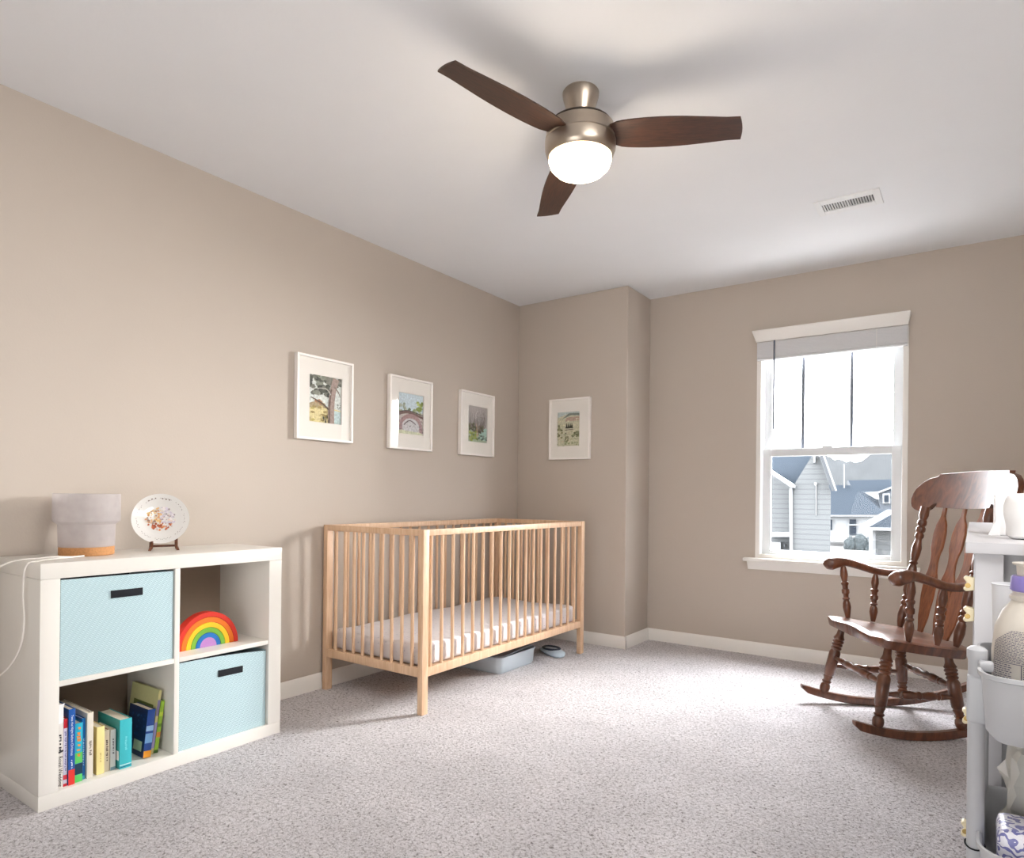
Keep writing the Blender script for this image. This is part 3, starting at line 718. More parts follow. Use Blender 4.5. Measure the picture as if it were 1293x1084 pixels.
# ------------------------------------------------------------------ crib
QX0, QX1, QY0, QY1, QZ = .022, .726, 2.276, 3.809, .858
cr = thing('baby_crib', 'natural beech slatted crib along the left wall under the pictures', 'crib', (0,0,0))
pw, pd = .030, .040
def cb(name, *a): return obj(name, box(B(), *a, .002), M['beech'], cr)
for x in (QX0, QX1-pw):
    for y in (QY0, QY1-pd): cb('leg', x, x+pw, y, y+pd, 0, QZ)
for x in (QX0+.003, QX1-pw+.001):      # long rails
    cb('top_rail', x, x+.026, QY0+pd, QY1-pd, QZ-.030, QZ-.0005)
    cb('bottom_rail', x, x+.026, QY0+pd, QY1-pd, .172, .214)
for y in (QY0+.002, QY1-.030):
    cb('top_rail', QX0+pw, QX1-pw, y, y+.028, QZ-.030, QZ-.0005)
    cb('bottom_rail', QX0+pw, QX1-pw, y, y+.028, .172, .214)
def slat(x, y): return obj('slat', lathe(B(), (x, y, .212), (x, y, QZ-.028), [(0,.0085),(1,.0085)], 12), M['beech'], cr)
for x in (QX0+.016, QX1-pw+.014):
    for i in range(18): slat(x, 2.345+i*.0800)
for y in (QY0+.016, QY1-.016):
    for i in range(9): slat(.105+i*.0675, y)
obj('mattress_base', box(B(), QX0+.03, QX1-.032, QY0+.035, QY1-.035, .188, .206), M['beech'], cr)
mt = B(); n1, n2 = 46, 20
box(mt, QX0+.036, QX1-.038, QY0+.045, QY1-.06, .2075, .312, .028, 5)
bmesh.ops.subdivide_edges(mt, edges=[e for e in mt.edges if e.calc_length() > .12], cuts=14, use_grid_fill=True)
for v_ in mt.verts:
    k = min(1, max(0, (v_.co.z-.24)/.05))
    v_.co.z += k*.004*math.sin(v_.co.y*9+v_.co.x*7)+k*.003*math.sin(v_.co.y*23-v_.co.x*15)
    if v_.co.x > .6: v_.co.x += .004*math.sin(v_.co.y*31)*math.sin((v_.co.z-.2)*30)
tag(obj('crib_mattress', mt, M['sheet'], smooth=60), 'white cot mattress in a finely speckled sheet inside the wooden crib', 'mattress')

# things under the crib
ub = thing('storage_box', 'shallow pale grey plastic box on the carpet under the crib', 'box', (.44, 3.23, 0))
bm = B()
def rrect(x0, x1, y0, y1, r_, n=5):
    out = []
    for cx, cy, a0 in ((x1-r_, y1-r_, 0), (x0+r_, y1-r_, PI/2), (x0+r_, y0+r_, PI), (x1-r_, y0+r_, 1.5*PI)):
        out += [(cx+r_*math.cos(a0+PI/2*i/n), cy+r_*math.sin(a0+PI/2*i/n)) for i in range(n+1)]
    return out
def tub(bm, x0, x1, y0, y1, r_, z0, z1, flare=.01, th=.003, lip=.006):
    """open container: wall loops from outer lip, down the outside, under, and up the inside"""
    loops = []
    for (ins, z) in ((-lip, z1), (-lip, z1-.006), (0, z1-.008), (flare, z0+.012), (flare+.010, z0), (flare+.013, z0+th), (flare+th, z0+.014), (th, z1-.004), (0, z1)):
        loops.append([bm.verts.new((x, y, z)) for x, y in rrect(x0+ins, x1-ins, y0+ins, y1-ins, max(.004, r_-ins))])
    n = len(loops[0])
    for k in range(len(loops)):
        a, b = loops[k], loops[(k+1) % len(loops)]
        if k == 4: bm.faces.new(a[::-1]); bm.faces.new(b); continue
        for i in range(n): bm.faces.new((a[i], a[(i+1)%n], b[(i+1)%n], b[i]))
    bmesh.ops.recalc_face_normals(bm, faces=bm.faces)
    return bm
tub(bm, -.17, .175, -.19, .19, .04, 0, .098, .008)
obj('tub', bm, M['grey_bin'], ub)
bm = B(); prism(bm, [(x, y, .1) for x, y in rrect(-.17, .18, -.19, .21, .04)], (0, 0, .006))
for v_ in bm.verts: v_.co.z += .0+max(0, v_.co.y+.02)*.12
obj('lid', bm, M['dark_lid'], ub)
sh = thing('slipper', 'pale blue slipper with dark trim on the carpet beside the grey box', 'slipper', (.575, 3.665, 0), math.radians(-32)); sh.scale = (1.35, 1.35, 1.0)
bm = B()
sec = [(-.075,.02,.012,.010),(-.07,.034,.014,.014),(-.03,.042,.016,.018),(.02,.045,.017,.022),(.06,.040,.016,.022),(.082,.026,.012,.016),(.090,.010,.009,.008)]
rings = [[bm.verts.new((x, w*math.cos(2*PI*i/16), max(0, zc+h*math.sin(2*PI*i/16)))) for i in range(16)] for x, w, zc, h in sec]
for a, b in zip(rings, rings[1:]):
    for i in range(16): bm.faces.new((a[i], a[(i+1)%16], b[(i+1)%16], b[i]))
bm.faces.new(rings[0][::-1]); bm.faces.new(rings[-1]); bmesh.ops.recalc_face_normals(bm, faces=bm.faces)
obj('sole', bm, M['shoe'], sh, 60)
bm = B(); tube(bm, [(.055*math.cos(a)-.008, .034*math.sin(a), .036+.004*math.cos(a)) for a in [2*PI*i/24 for i in range(24)]], .0065, 8, closed=True)
obj('dark_trim', bm, M['shoe_dark'], sh)
bm = B(); lathe(bm, (-.008,0,.022), (-.008,0,1.022), [(0,.030),(.006,.030),(.009,.02),(.010,.0001)], 24)
for v_ in bm.verts: v_.co.x = -.008+(v_.co.x+.008)*1.7
obj('insole', bm, M['dark_lid'], sh)

# ------------------------------------------------------------------ rocking chair
ch = thing('rocking_chair', 'dark brown turned-wood rocking chair with arrow back, facing left under the window', 'rocking chair', (2.4933, 3.5167, 0), math.radians(213.37))
W_ = M['walnut']
def rz_(x): return (x+.03)**2/(2*.98)
for s in (-1, 1):
    bm = B(); n = 30; rows = []
    for i in range(n+1):
        x = .300 - i*(.300+.52)/n; y = s*(.268-.06*(.300-x)/.82*1.4)
        z0 = rz_(x); hh = .036 if 0 < i < n else .018
        if i == 0: z0 += .016
        rows.append([bm.verts.new((x, y-.015, z0)), bm.verts.new((x, y+.015, z0)), bm.verts.new((x, y+.015, z0+hh)), bm.verts.new((x, y-.015, z0+hh))])
    for a, b in zip(rows, rows[1:]):
        for k in range(4): bm.faces.new((a[k], a[(k+1)%4], b[(k+1)%4], b[k]))
    bm.faces.new(rows[0][::-1]); bm.faces.new(rows[-1]); bmesh.ops.recalc_face_normals(bm, faces=bm.faces)
    obj('rocker', bm, W_, ch, 50, bevel=.004)
leg_prof = [(0,.014),(.03,.021),(.08,.0235),(.12,.021),(.145,.015),(.16,.020),(.175,.022),(.19,.016),(.22,.018),(.25,.022),(.27,.019),(.29,.024),(.62,.026),(.65,.022),(.665,.019),(.685,.024),(.70,.024),(.715,.019),(.735,.025),(.75,.025),(.765,.020),(.785,.026),(.80,.026),(.815,.021),(.84,.026),(.86,.022),(.90,.017),(1,.015)]
FLb, FLt, BLb, BLt = (.195, .255, .055), (.128, .209, .385), (-.178, .222, .046), (-.138, .186, .352)
def mir(p, s): return (p[0], p[1]*s, p[2])
def lerp(a, b, t): return tuple(a[i]+(b[i]-a[i])*t for i in range(3))
for s in (-1, 1):
    obj('leg', lathe(B(), mir(FLb, s), mir(FLt, s), leg_prof, 18), W_, ch, 40)
    obj('leg', lathe(B(), mir(BLb, s), mir(BLt, s), leg_prof, 18), W_, ch, 40)
st_prof = [(0,.009),(.12,.010),(.2,.014),(.22,.011),(.24,.016),(.27,.012),(.30,.017),(.38,.019),(.46,.013),(.5,.018),(.54,.013),(.62,.019),(.70,.017),(.73,.012),(.76,.016),(.78,.011),(.8,.014),(.88,.010),(1,.009)]
def stretcher(a, b): obj('stretcher', lathe(B(), a, b, st_prof, 14), W_, ch, 40)
fl = lambda t, s: mir(lerp(FLb, FLt, t), s)
blg = lambda t, s: mir(lerp(BLb, BLt, t), s)
stretcher(fl(.55, -1), fl(.55, 1)); stretcher(blg(.56, -1), blg(.56, 1))
for s in (-1, 1): stretcher(fl(.42, s), blg(.42, s))
# saddle seat
def seat_w(x):      # half width along x (front .19 to back -.24)
    pts = [(.196,.0),(.192,.20),(.175,.272),(.15,.290),(.0,.288),(-.12,.262),(-.19,.232),(-.225,.190),(-.238,.10),(-.24,.0)]
    for (a, wa), (b, wb) in zip(pts, pts[1:]):
        if b <= x <= a: return wa+(wb-wa)*(a-x)/(a-b)
    return 0
bm = B(); nx, ny = 40, 28; topr = []; botr = []
for i in range(nx+1):
    u = i/nx; x = .1959-(.1959+.2399)*(.5-.5*math.cos(PI*u)); w = max(.012, seat_w(x)); a = []; b = []
    for j in range(ny+1):
        y = w*(2*j/ny-1); base = .434+.14*(x-.12)
        ed = abs(2*j/ny-1)
        dish = -.016*math.exp(-((x+.04)/.12)**2)*(1-ed**4)*(.6+.4*math.cos(y*22)) if ed < 1 else 0
        wav = .008*math.exp(-((x-.19)/.05)**2)*math.cos(y*16)
        edge = -.010*max(0, ed-.92)/.08 - .010*max(0, (x-.175)/.02)
        a.append(bm.verts.new((x, y, base+dish+wav+edge))); b.append(bm.verts.new((x*.97, y*.96, base-.052+.004*ed)))
    topr.append(a); botr.append(b)
for i in range(nx):
    for j in range(ny):
        bm.faces.new((topr[i][j], topr[i][j+1], topr[i+1][j+1], topr[i+1][j])); bm.faces.new((botr[i][j], botr[i+1][j], botr[i+1][j+1], botr[i][j+1]))
    bm.faces.new((topr[i][0], topr[i+1][0], botr[i+1][0], botr[i][0])); bm.faces.new((topr[i][ny], botr[i][ny], botr[i+1][ny], topr[i+1][ny]))
for j in range(ny):
    bm.faces.new((topr[0][j], botr[0][j], botr[0][j+1], topr[0][j+1])); bm.faces.new((topr[nx][j], topr[nx][j+1], botr[nx][j+1], botr[nx][j]))
bmesh.ops.recalc_face_normals(bm, faces=bm.faces)
obj('seat', bm, W_, ch, 40)
# arm spindles, arms, back posts
sp_prof = [(0,.010),(.06,.013),(.20,.019),(.28,.017),(.33,.012),(.35,.017),(.37,.017),(.39,.012),(.44,.013),(.46,.018),(.53,.018),(.55,.013),(.60,.013),(.63,.018),(.66,.018),(.68,.013),(.72,.014),(.80,.018),(.88,.016),(1,.009)]
for s in (-1, 1):
    obj('arm_spindle', lathe(B(), mir((.074,.264,.425), s), mir((.084,.300,.690), s), sp_prof, 16), W_, ch, 40)
    obj('arm_spindle', lathe(B(), mir((-.047,.259,.410), s), mir((-.065,.274,.650), s), sp_prof, 16), W_, ch, 40)
    P = spline([mir(p, s) for p in [(.176,.305,.682),(.168,.305,.686),(.145,.304,.692),(.11,.303,.701),(.07,.299,.702),(.0,.288,.682),(-.07,.275,.660),(-.14,.257,.654),(-.215,.236,.662)]], 4)
    rx = []; rz2 = []
    for i in range(len(P)):
        t = i/(len(P)-1)*8
        kx = [.006,.022,.034,.034,.030,.026,.026,.026,.022]; kz = [.006,.022,.033,.029,.021,.019,.018,.018,.016]
        a = int(min(7, t)); f = t-a
        rx.append(kx[a]+(kx[a+1]-kx[a])*f); rz2.append(kz[a]+(kz[a+1]-kz[a])*f)
    obj('armrest', tube(B(), P, rx, 18, ry=rz2), W_, ch, 60)
    post = [(0,.011),(.04,.017),(.10,.021),(.16,.018),(.18,.013),(.195,.019),(.21,.019),(.225,.013),(.25,.018),(.265,.013),(.30,.020),(.40,.022),(.46,.022),(.50,.018),(.52,.014),(.535,.020),(.55,.014),(.60,.020),(.66,.022),(.72,.015),(.735,.014),(.75,.020),(.77,.020),(.785,.015),(.80,.021),(.825,.021),(.84,.015),(.855,.021),(.88,.021),(.895,.016),(.93,.022),(1,.020)]
    obj('back_post', lathe(B(), mir((-.154,.214,.395), s), mir((-.283,.232,.985), s), post, 18), W_, ch, 40)
# crest rail
def cx_(y, z): return -.281-.35*(z-.975)-.045*(1-(y/.36)**2)
half = [(0,1.156),(.235,1.150),(.240,1.138),(.29,1.128),(.325,1.108),(.350,1.082),(.362,1.050),(.360,1.018),(.345,.990),(.318,.972),(.285,.963),(.255,.965),(.235,.975),(.222,.992),(.205,1.004),(.190,1.006),(.185,.985),(0,.980)]
bm = B(); cols_ = []
def ztop(y):
    for (a, za), (b, zb) in zip(half[:8], half[1:8]):
        if a <= y <= b and b > a: return za+(zb-za)*(y-a)/(b-a)
    return 1.05
lowh = half[7:][::-1]
def zbot(y):
    for (a, za), (b, zb) in zip(lowh, lowh[1:]):
        if a <= y <= b and b > a: return za+(zb-za)*(y-a)/(b-a)
    return 1.03
ys = sorted(set([round(-.3615+.723*i/72, 4) for i in range(73)]+[.1851,.1899,.2351,.2399,-.1851,-.1899,-.2351,-.2399]))
F = []; K = []
for y in ys:
    a, b = zbot(abs(y)), ztop(abs(y)); 
    if b-a < .01: b = a+.012
    th = .013
    F.append([bm.verts.new((cx_(y, a+(b-a)*j/8)+th, y, a+(b-a)*j/8)) for j in range(9)])
    K.append([bm.verts.new((cx_(y, a+(b-a)*j/8)-th, y, a+(b-a)*j/8)) for j in range(9)])
for i in range(len(ys)-1):
    for j in range(8):
        bm.faces.new((F[i][j], F[i+1][j], F[i+1][j+1], F[i][j+1])); bm.faces.new((K[i][j], K[i][j+1], K[i+1][j+1], K[i+1][j]))
    bm.faces.new((F[i][8], F[i+1][8], K[i+1][8], K[i][8])); bm.faces.new((F[i][0], K[i][0], K[i+1][0], F[i+1][0]))
for e in (0, len(ys)-1):
    for j in range(8): bm.faces.new((F[e][j], F[e][j+1], K[e][j+1], K[e][j]))
bmesh.ops.recalc_face_normals(bm, faces=bm.faces)
obj('crest_rail', bm, W_, ch, 40, bevel=.003)
# flat arrow slats
wprof = [(0,.012),(.14,.026),(.30,.034),(.42,.033),(.50,.022),(.55,.019),(.60,.021),(.68,.032),(.78,.033),(.84,.027),(.93,.009),(1,.008)]
for yb, yt in ((-.098,-.142),(-.004,-.006),(.090,.130)):
    bm = B(); a = Vector((-.178-.02*(1-abs(yb)/.15), yb, .395)); b = Vector((cx_(yt, .99), yt, .99)); rows = []
    for i in range(41):
        t = i/40
        for (t0, w0), (t1, w1) in zip(wprof, wprof[1:]):
            if t0 <= t <= t1: f = (t-t0)/(t1-t0); f = f*f*(3-2*f); w = w0+(w1-w0)*f; break
        p = a.lerp(b, t)
        rows.append([bm.verts.new(p+Vector((dx, dy, 0))) for dx, dy in ((.005,-w*1.36),(.005,w*1.36),(-.005,w*1.36),(-.005,-w*1.36))])
    for c0, c1 in zip(rows, rows[1:]):
        for k in range(4): bm.faces.new((c0[k], c0[(k+1)%4], c1[(k+1)%4], c1[k]))
    bm.faces.new(rows[0][::-1]); bm.faces.new(rows[-1]); bmesh.ops.recalc_face_normals(bm, faces=bm.faces)
    obj('back_slat', bm, M['walnut_slat'], ch, 40, bevel=.0015)

# ------------------------------------------------------------------ white table on the right
TX0, TX1, TY0, TY1, TZ = 2.783, 3.40, 1.475, 2.82, .945
tb = thing('side_table', 'tall white table with square legs at the right edge, before the rocking chair', 'table', (TX0, TY0, 0))
def tbx(name, x0, x1, y0, y1, z0, z1, m='table'): return obj(name, box(B(), x0-TX0, x1-TX0, y0-TY0, y1-TY0, z0, z1, .0015), M[m], tb)
tbx('table_top', TX0, TX1, TY0, TY1, TZ-.020, TZ)
for x in (TX0+.014, TX1-.056):
    for y in (TY0+.012, TY1-.054): tbx('leg', x, x+.042, y, y+.042, 0, TZ-.0205)
tbx('end_panel', TX0+.056, TX1-.056, TY0+.036, TY0+.050, .30, TZ-.0205, 'table_shaded')
tbx('end_panel', TX0+.056, TX1-.056, TY1-.050, TY1-.036, .30, TZ-.0205, 'table_shaded')
tbx('back_panel', TX1-.030, TX1-.018, TY0+.054, TY1-.054, .30, TZ-.0205, 'table_shaded')
tbx('lower_shelf', TX0+.018, TX1-.032, TY0+.054, TY1-.054, .30, .318)
for z, dy, col in ((.868,.0,'cream'),(.812,.0,'cream'),(.626,.0,'cream'),(.42,.0,'cream')):
    g = obj('clip', prism(B(), [(.0145,.016,z-.011),(.001,.016,z-.014),(-.003,.016,z-.010),(.002,.016,z-.003),(.002,.016,z+.003),(-.003,.016,z+.010),(.001,.016,z+.014),(.0145,.016,z+.011)], (0,.018,0)), M[col], tb, bevel=.0015)
    obj('pin', lathe(B(), (.004, .0145, z-.003), (.004, .0165, z-.003), [(0,.0045),(1,.0045)], 12), M['gold'], g)

# things on the table
def crumple(bm, amp, seed, sc=18):
    from mathutils import noise
    for v_ in bm.verts:
        n = noise.noise_vector(v_.co*sc+Vector((seed,0,0)))
        v_.co += n*amp
bx = B(); box(bx, 2.822, 2.905, 1.80, 1.95, TZ+.0005, TZ+.125, .003)
wb = thing('paper_box', 'plain white paper box on the tall white table', 'box', (2.8325, 1.80, TZ))
obj('carton', box(B(), .0, .085, 0, .13, .001, .088, .003), M['white'], wb)
obj('flap', prism(B(), [(-.0115,-.001,.0005),(.010,-.001,.0005),(.010,-.001,.052)], (0,-.002,0)), M['white'], wb, 0)
bx.free()
bg = B(); tub_pts = []
lathe(bg, (2.880, 1.66, TZ+.0035), (2.880, 1.66, TZ+1.0035), [(0,.0001),(0,.030),(.004,.034),(.02,.033),(.045,.037),(.062,.036),(.078,.033),(.086,.025),(.082,.0001)], 40, cap=False)
bmesh.ops.subdivide_edges(bg, edges=bg.edges[:], cuts=1)
crumple(bg, .004, 3, 34)
for v_ in bg.verts: v_.co.z = max(v_.co.z, TZ+.0005)
tag(obj('tissue_bundle', bg, M['white'], smooth=50), 'crumpled white tissue bundle on the table edge beside the paper box', 'tissue')

# ------------------------------------------------------------------ utility cart
CX0, CY0, CY1 = 2.806, 1.150, 1.428
CW = .40
ct = thing('utility_cart', 'pale grey plastic rolling cart with deep trays at the right foreground', 'cart', (CX0, CY0, 0))
for z in (.778, .533, .290):
    tr = obj('tray', tub(B(), -.001, CW, .004, CY1-CY0, .038, z-.095, z, .006, .003, .004), M['plastic'], ct, 50)
for x in (-.0055, CW+.012):
    yy = .085
    po = obj('post', lathe(B(), (x, yy, .06), (x, yy, 1.06), [(0,.0112),(.722,.0112),(.726,.0130),(.738,.0130),(.742,.009),(.744,.0001)], 20, cap=False), M['plastic'], ct)
    for z in (.735,):
        obj('post_clamp', box(B(), x-.0124, x+.0124, yy-.0124, yy+.0124, z-.045, z+.026, .006, 4), M['plastic'], po)
    yy2 = CY1-CY0-.06
    obj('post', lathe(B(), (x*.2+ (CW if x > .1 else 0)*.8+.004, yy2+.05, .06), (x*.2+(CW if x > .1 else 0)*.8+.004, yy2+.05, .74), [(0,.010),(1,.010)], 16), M['plastic'], ct)
for x in (.015, CW-.010):
    for y in (.05, CY1-CY0-.03):
        cs = obj('caster', lathe(B(), (x-.008, y, .022), (x+.008, y, .022), [(0,.018),(.1,.022),(.9,.022),(1,.018)], 20), mat('caster_grey', srgb(90,92,96), .5), ct)
        obj('fork', box(B(), x-.012, x+.012, y-.008, y+.008, .044, .07, .003), M['plastic'], cs)
obj('tray_hook', box(B(), -.004, .014, .055, .075, .772, .786, .004, 3), M['plastic'], ct)
# cord tie round the post
obj('tie', tube(B(), [(-.006+1*.0122*math.cos(a), .085+.0122*math.sin(a), .508+.004*math.sin(a)) for a in [2*PI*i/20 for i in range(20)]], .0012, 6, closed=True), M['black'], ct)

# bottle in the top tray
bo = thing('laundry_bottle', 'cream plastic bottle with violet collar and measuring cap in the top tray of the cart', 'bottle', (2.8715, 1.325, .6865)); bo.scale = (1.27, 1.27, 1.10)
bm = B(); prof = [(0,.030),(.004,.036),(.02,.038),(.09,.039),(.125,.036),(.148,.029),(.160,.0215),(.163,.0205),(.166,.0225),(.170,.0225),(.173,.0195),(.178,.0195)]
lathe(bm, (0,0,0), (0,0,1), prof, 48)
for v_ in bm.verts: v_.co.x *= 1.06
obj('bottle_body', bm, M['bottle'], bo)
obj('collar', lathe(B(), (0,0,.176), (0,0,.198), [(0,.0215),(.1,.0235),(.9,.0225),(1,.021)], 40), M['violet'], bo)
obj('measuring_cap', lathe(B(), (0,0,.198), (0,0,.216), [(0,.0165),(.8,.0175),(.85,.021),(1,.0215)], 36), M['bottle'], bo)
# printed label: rows of tiny illegible print in a ruled panel, wrapped on the body
bm = B(); r = random.Random(4)
def lab(a0, a1, z0, z1, rad=.0392):
    n = max(1, int((a1-a0)/.12)); 
    for i in range(n):
        b0 = a0+(a1-a0)*i/n; b1 = a0+(a1-a0)*(i+1)/n
        bm.faces.new([bm.verts.new((rad*1.06*math.cos(b), rad*math.sin(b), z)) for b, z in ((b0,z0),(b1,z0),(b1,z1),(b0,z1))])
A0, A1 = -2.75, -.35
for k in range(21):
    z = .123-k*.0021; ind = max(0, .55-k*.065)
    a = A0+ind
    while a < A1-ind:
        w = r.uniform(.03, .12); lab(a, min(a+w, A1-ind), z, z+.0008, .0396 if z < .092 else (.0394-(z-.092)*.075)); a += w+.025
lab(A0-.03, A1, .0785, .0793); lab(A0-.03, A1, .0555, .0562); lab(A0-.03, A1, .036, .0367)
for a in (A0-.03, A0+.85, A0+1.5): lab(a, a+.018, .010, .079)
for k in range(22):
    z = .0755-k*.003
    if abs(z-.0555) < .0018 or abs(z-.0365) < .0018: continue
    for c0 in (A0+.02, A0+.9, A0+1.55):
        a = c0
        while a < c0+.56:
            w = r.uniform(.04, .12); lab(a, min(a+w, c0+.6), z, z+.0011); a += w+.03
obj('label_print', bm, M['ink'], bo, 0)
# translucent tub beside it
cu = B(); lathe(cu, (2.843, 1.398, .690), (2.843, 1.398, 1.690), [(.0,.018),(.190,.0225),(.192,.024),(.193,.0215),(.188,.0205),(.003,.0165),(.003,.0001)], 30, cap=False)
tag(obj('plastic_cup', cu, mat('milky_plastic', srgb(226, 228, 232), .4)), 'tall milky plastic cup behind the cream bottle in the cart', 'cup')

# middle tray: clear bag and a patterned packet
pk = thing('patterned_packet', 'packet with blue scrollwork pattern in the second tray of the cart', 'packet', (2.826, 1.185, .444))
bm = B(); box(bm, 0, .16, 0, .085, 0, .112, .016, 4); crumple(bm, .002, 9, 30)
def damask():
    m = bpy.data.materials.new('blue_scrollwork'); m.use_nodes = True
    nt = m.node_tree; N = nt.nodes; L = nt.links; b = N['Principled BSDF']; b.inputs['Roughness'].default_value = .35
    tc = N.new('ShaderNodeTexCoord')
    w = N.new('ShaderNodeTexWave'); w.wave_type = 'RINGS'; w.rings_direction = 'SPHERICAL'; w.inputs['Scale'].default_value = 20; w.inputs['Distortion'].default_value = 14; w.inputs['Detail'].default_value = 1.5; w.inputs['Detail Scale'].default_value = 3
    L.new(tc.outputs['Object'], w.inputs['Vector'])
    r = N.new('ShaderNodeValToRGB'); r.color_ramp.interpolation = 'CONSTANT'; e = r.color_ramp.elements
    e[0].color = srgb(232, 232, 242); e[1].position = .62; e[1].color = srgb(116, 118, 176)
    L.new(w.outputs['Fac'], r.inputs[0]); L.new(r.outputs[0], b.inputs['Base Color'])
    return m
obj('wrapper', bm, damask(), pk, 50)
bg = B(); box(bg, 2.838, 3.02, 1.300, 1.395, .455, .650, .03, 3)
bmesh.ops.subdivide_edges(bg, edges=[e for e in bg.edges if e.calc_length() > .04], cuts=7, use_grid_fill=True)
crumple(bg, .016, 5, 20); crumple(bg, .010, 8, 48)
for v_ in bg.verts:
    k = max(0, (v_.co.z-.56)/.12); v_.co.y += -.03*k*max(0,(v_.co.x-2.83)/.1); v_.co.x += k*.006
tag(obj('clear_bag', bg, M['poly'], smooth=8), 'crinkled clear plastic bag in the second tray, behind the patterned packet', 'bag')
inn = B(); box(inn, 2.862, 2.99, 1.325, 1.375, .462, .575, .02, 3); crumple(inn, .005, 2, 30)
tag(obj('cream_pouch', inn, mat('pouch_cream', srgb(214, 214, 196), .6)), 'pale cream pouch seen inside the crinkled clear bag', 'pouch')

# ------------------------------------------------------------------ outside
exec_dummy = None
YAW = math.radians(35.066); ROLL = math.radians(.6123); FPX = 829.1; CAM = Vector((2.7307*1.0229, .034*1.0229, .9969*1.0229)); PPY = 542+84.26
Fv = Vector((-math.sin(YAW), math.cos(YAW), 0)); R0v = Vector((math.cos(YAW), math.sin(YAW), 0)); U0v = R0v.cross(Fv)
Rv = math.cos(ROLL)*R0v+math.sin(ROLL)*U0v; Uv = -math.sin(ROLL)*R0v+math.cos(ROLL)*U0v
def w(u, v, Y):
    """world point on the plane y=Y, from a survey sighting; used once to set out the houses"""
    d = Fv+Rv*((u-646.5)/FPX)-Uv*((v-PPY)/FPX); t = (Y-CAM.y)/d.y; return CAM+d*t
def z5(x, y): return (930+x/5.3875, 540+y/5.39)
HD = Vector((-.165, 1, 0))      # the street runs a little off the window's axis
K = .085      # dim albedo: outside is far brighter than the room
def ocol(c, k=1): a = srgb(c); return (a[0]*K*k, a[1]*K*k, a[2]*K*k, 1)
OM = dict(roof=mat('roof_shingle', ocol((118,144,170), .9), .9, var=.12, vscale=3), white=mat('outdoor_white', ocol((244,248,250), 1.5), .7),
          pale=mat('pale_render', ocol((238,242,244), 1.9), .8), ground=mat('dry_lawn', ocol((232,230,224), 1.2), 1, var=.05, vscale=.2),
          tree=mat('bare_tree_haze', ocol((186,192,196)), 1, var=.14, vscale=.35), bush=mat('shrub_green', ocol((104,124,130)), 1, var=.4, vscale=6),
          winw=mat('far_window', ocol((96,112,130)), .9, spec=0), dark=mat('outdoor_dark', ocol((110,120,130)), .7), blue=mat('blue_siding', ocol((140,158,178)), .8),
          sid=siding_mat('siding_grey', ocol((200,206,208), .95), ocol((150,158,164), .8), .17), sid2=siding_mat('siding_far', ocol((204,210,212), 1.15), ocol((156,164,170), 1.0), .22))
GZ = -3.3
struct('floor_lawn', box(B(), -160, 60, D+.3, 240, GZ-.3, GZ), OM['ground'])
def opoly(pts, Y, dep, m, parent, name, dz=0):
    P = [w(*z5(*p), Y) for p in pts]
    bm = B(); prism(bm, P, HD*dep); return obj(name, bm, m, parent, 0)
# A: left house
YA = 24
hA = thing('neighbour_house', 'grey lap-sided house with a steep gable, left in the window view', 'house')
opoly([(230,400),(230,1400),(372,1400),(372,405),(300,345),(236,305)], YA+.5, 6, OM['sid'], hA, 'side_wall')
opoly([(374,1400),(384,402),(528,170),(560,190),(642,440),(634,1400)], YA, 7, OM['sid'], hA, 'gable_wall')
opoly([(150,210),(150,150),(545,150),(520,180),(402,395),(245,295)], YA+1.0, 7, OM['roof'], hA, 'roof')
opoly([(560,175),(584,175),(672,430),(650,432)], YA-.5, .5, OM['dark'], hA, 'roof_edge')
opoly([(582,175),(594,175),(684,430),(672,432)], YA-.5, .5, OM['white'], hA, 'barge_board')
opoly([(230,292),(400,395),(400,412),(372,410),(230,312)], YA-.3, .5, OM['white'], hA, 'fascia')
opoly([(358,412),(380,412),(386,1400),(364,1400)], YA-.1, .4, OM['white'], hA, 'corner_board')
opoly([(230,716),(368,716),(372,746),(230,746)], YA, .6, OM['white'], hA, 'belt_board')
opoly([(230,782),(300,782),(300,1400),(230,1400)], YA+.2, .6, OM['white'], hA, 'garage_door')
opoly([(320,795),(330,795),(330,815),(320,815)], YA+.2, .4, OM['dark'], hA, 'wall_lamp')
opoly([(522,190),(536,190),(536,240),(522,240)], YA-.2, .2, OM['white'], hA, 'finial')
opoly([(528,374),(545,374),(548,386),(540,398),(528,392)], YA-.1, .15, OM['white'], hA, 'vent_cap')
opoly([(538,396),(545,396),(544,600),(539,600)], YA-.05, .1, OM['pale'], hA, 'conduit')
# B: long low house
YBB = 66
hB = thing('neighbour_house', 'low white house with a blue hipped roof beyond the grassy lot', 'house')
opoly([(560,600),(1060,600),(1060,742),(560,742)], YBB, 8, OM['pale'], hB, 'front_wall')
opoly([(560,398),(690,392),(772,394),(1032,592),(560,598)], YBB-.5, 8, OM['roof'], hB, 'roof')
opoly([(560,597),(1034,597),(1034,606),(560,606)], YBB-.8, .6, OM['white'], hB, 'gutter')
wn = opoly([(768,626),(815,626),(815,732),(768,732)], YBB-.3, .2, OM['winw'], hB, 'window')
opoly([(764,660),(830,660),(830,668),(764,668)], YBB-.5, .1, OM['white'], wn, 'sash_bar')
wn = opoly([(640,628),(650,628),(650,700),(640,700)], YBB-.3, .2, OM['winw'], hB, 'window')
opoly([(728,250),(735,250),(737,412),(729,412)], YBB-1, .3, OM['white'], hB, 'vent_pipe')
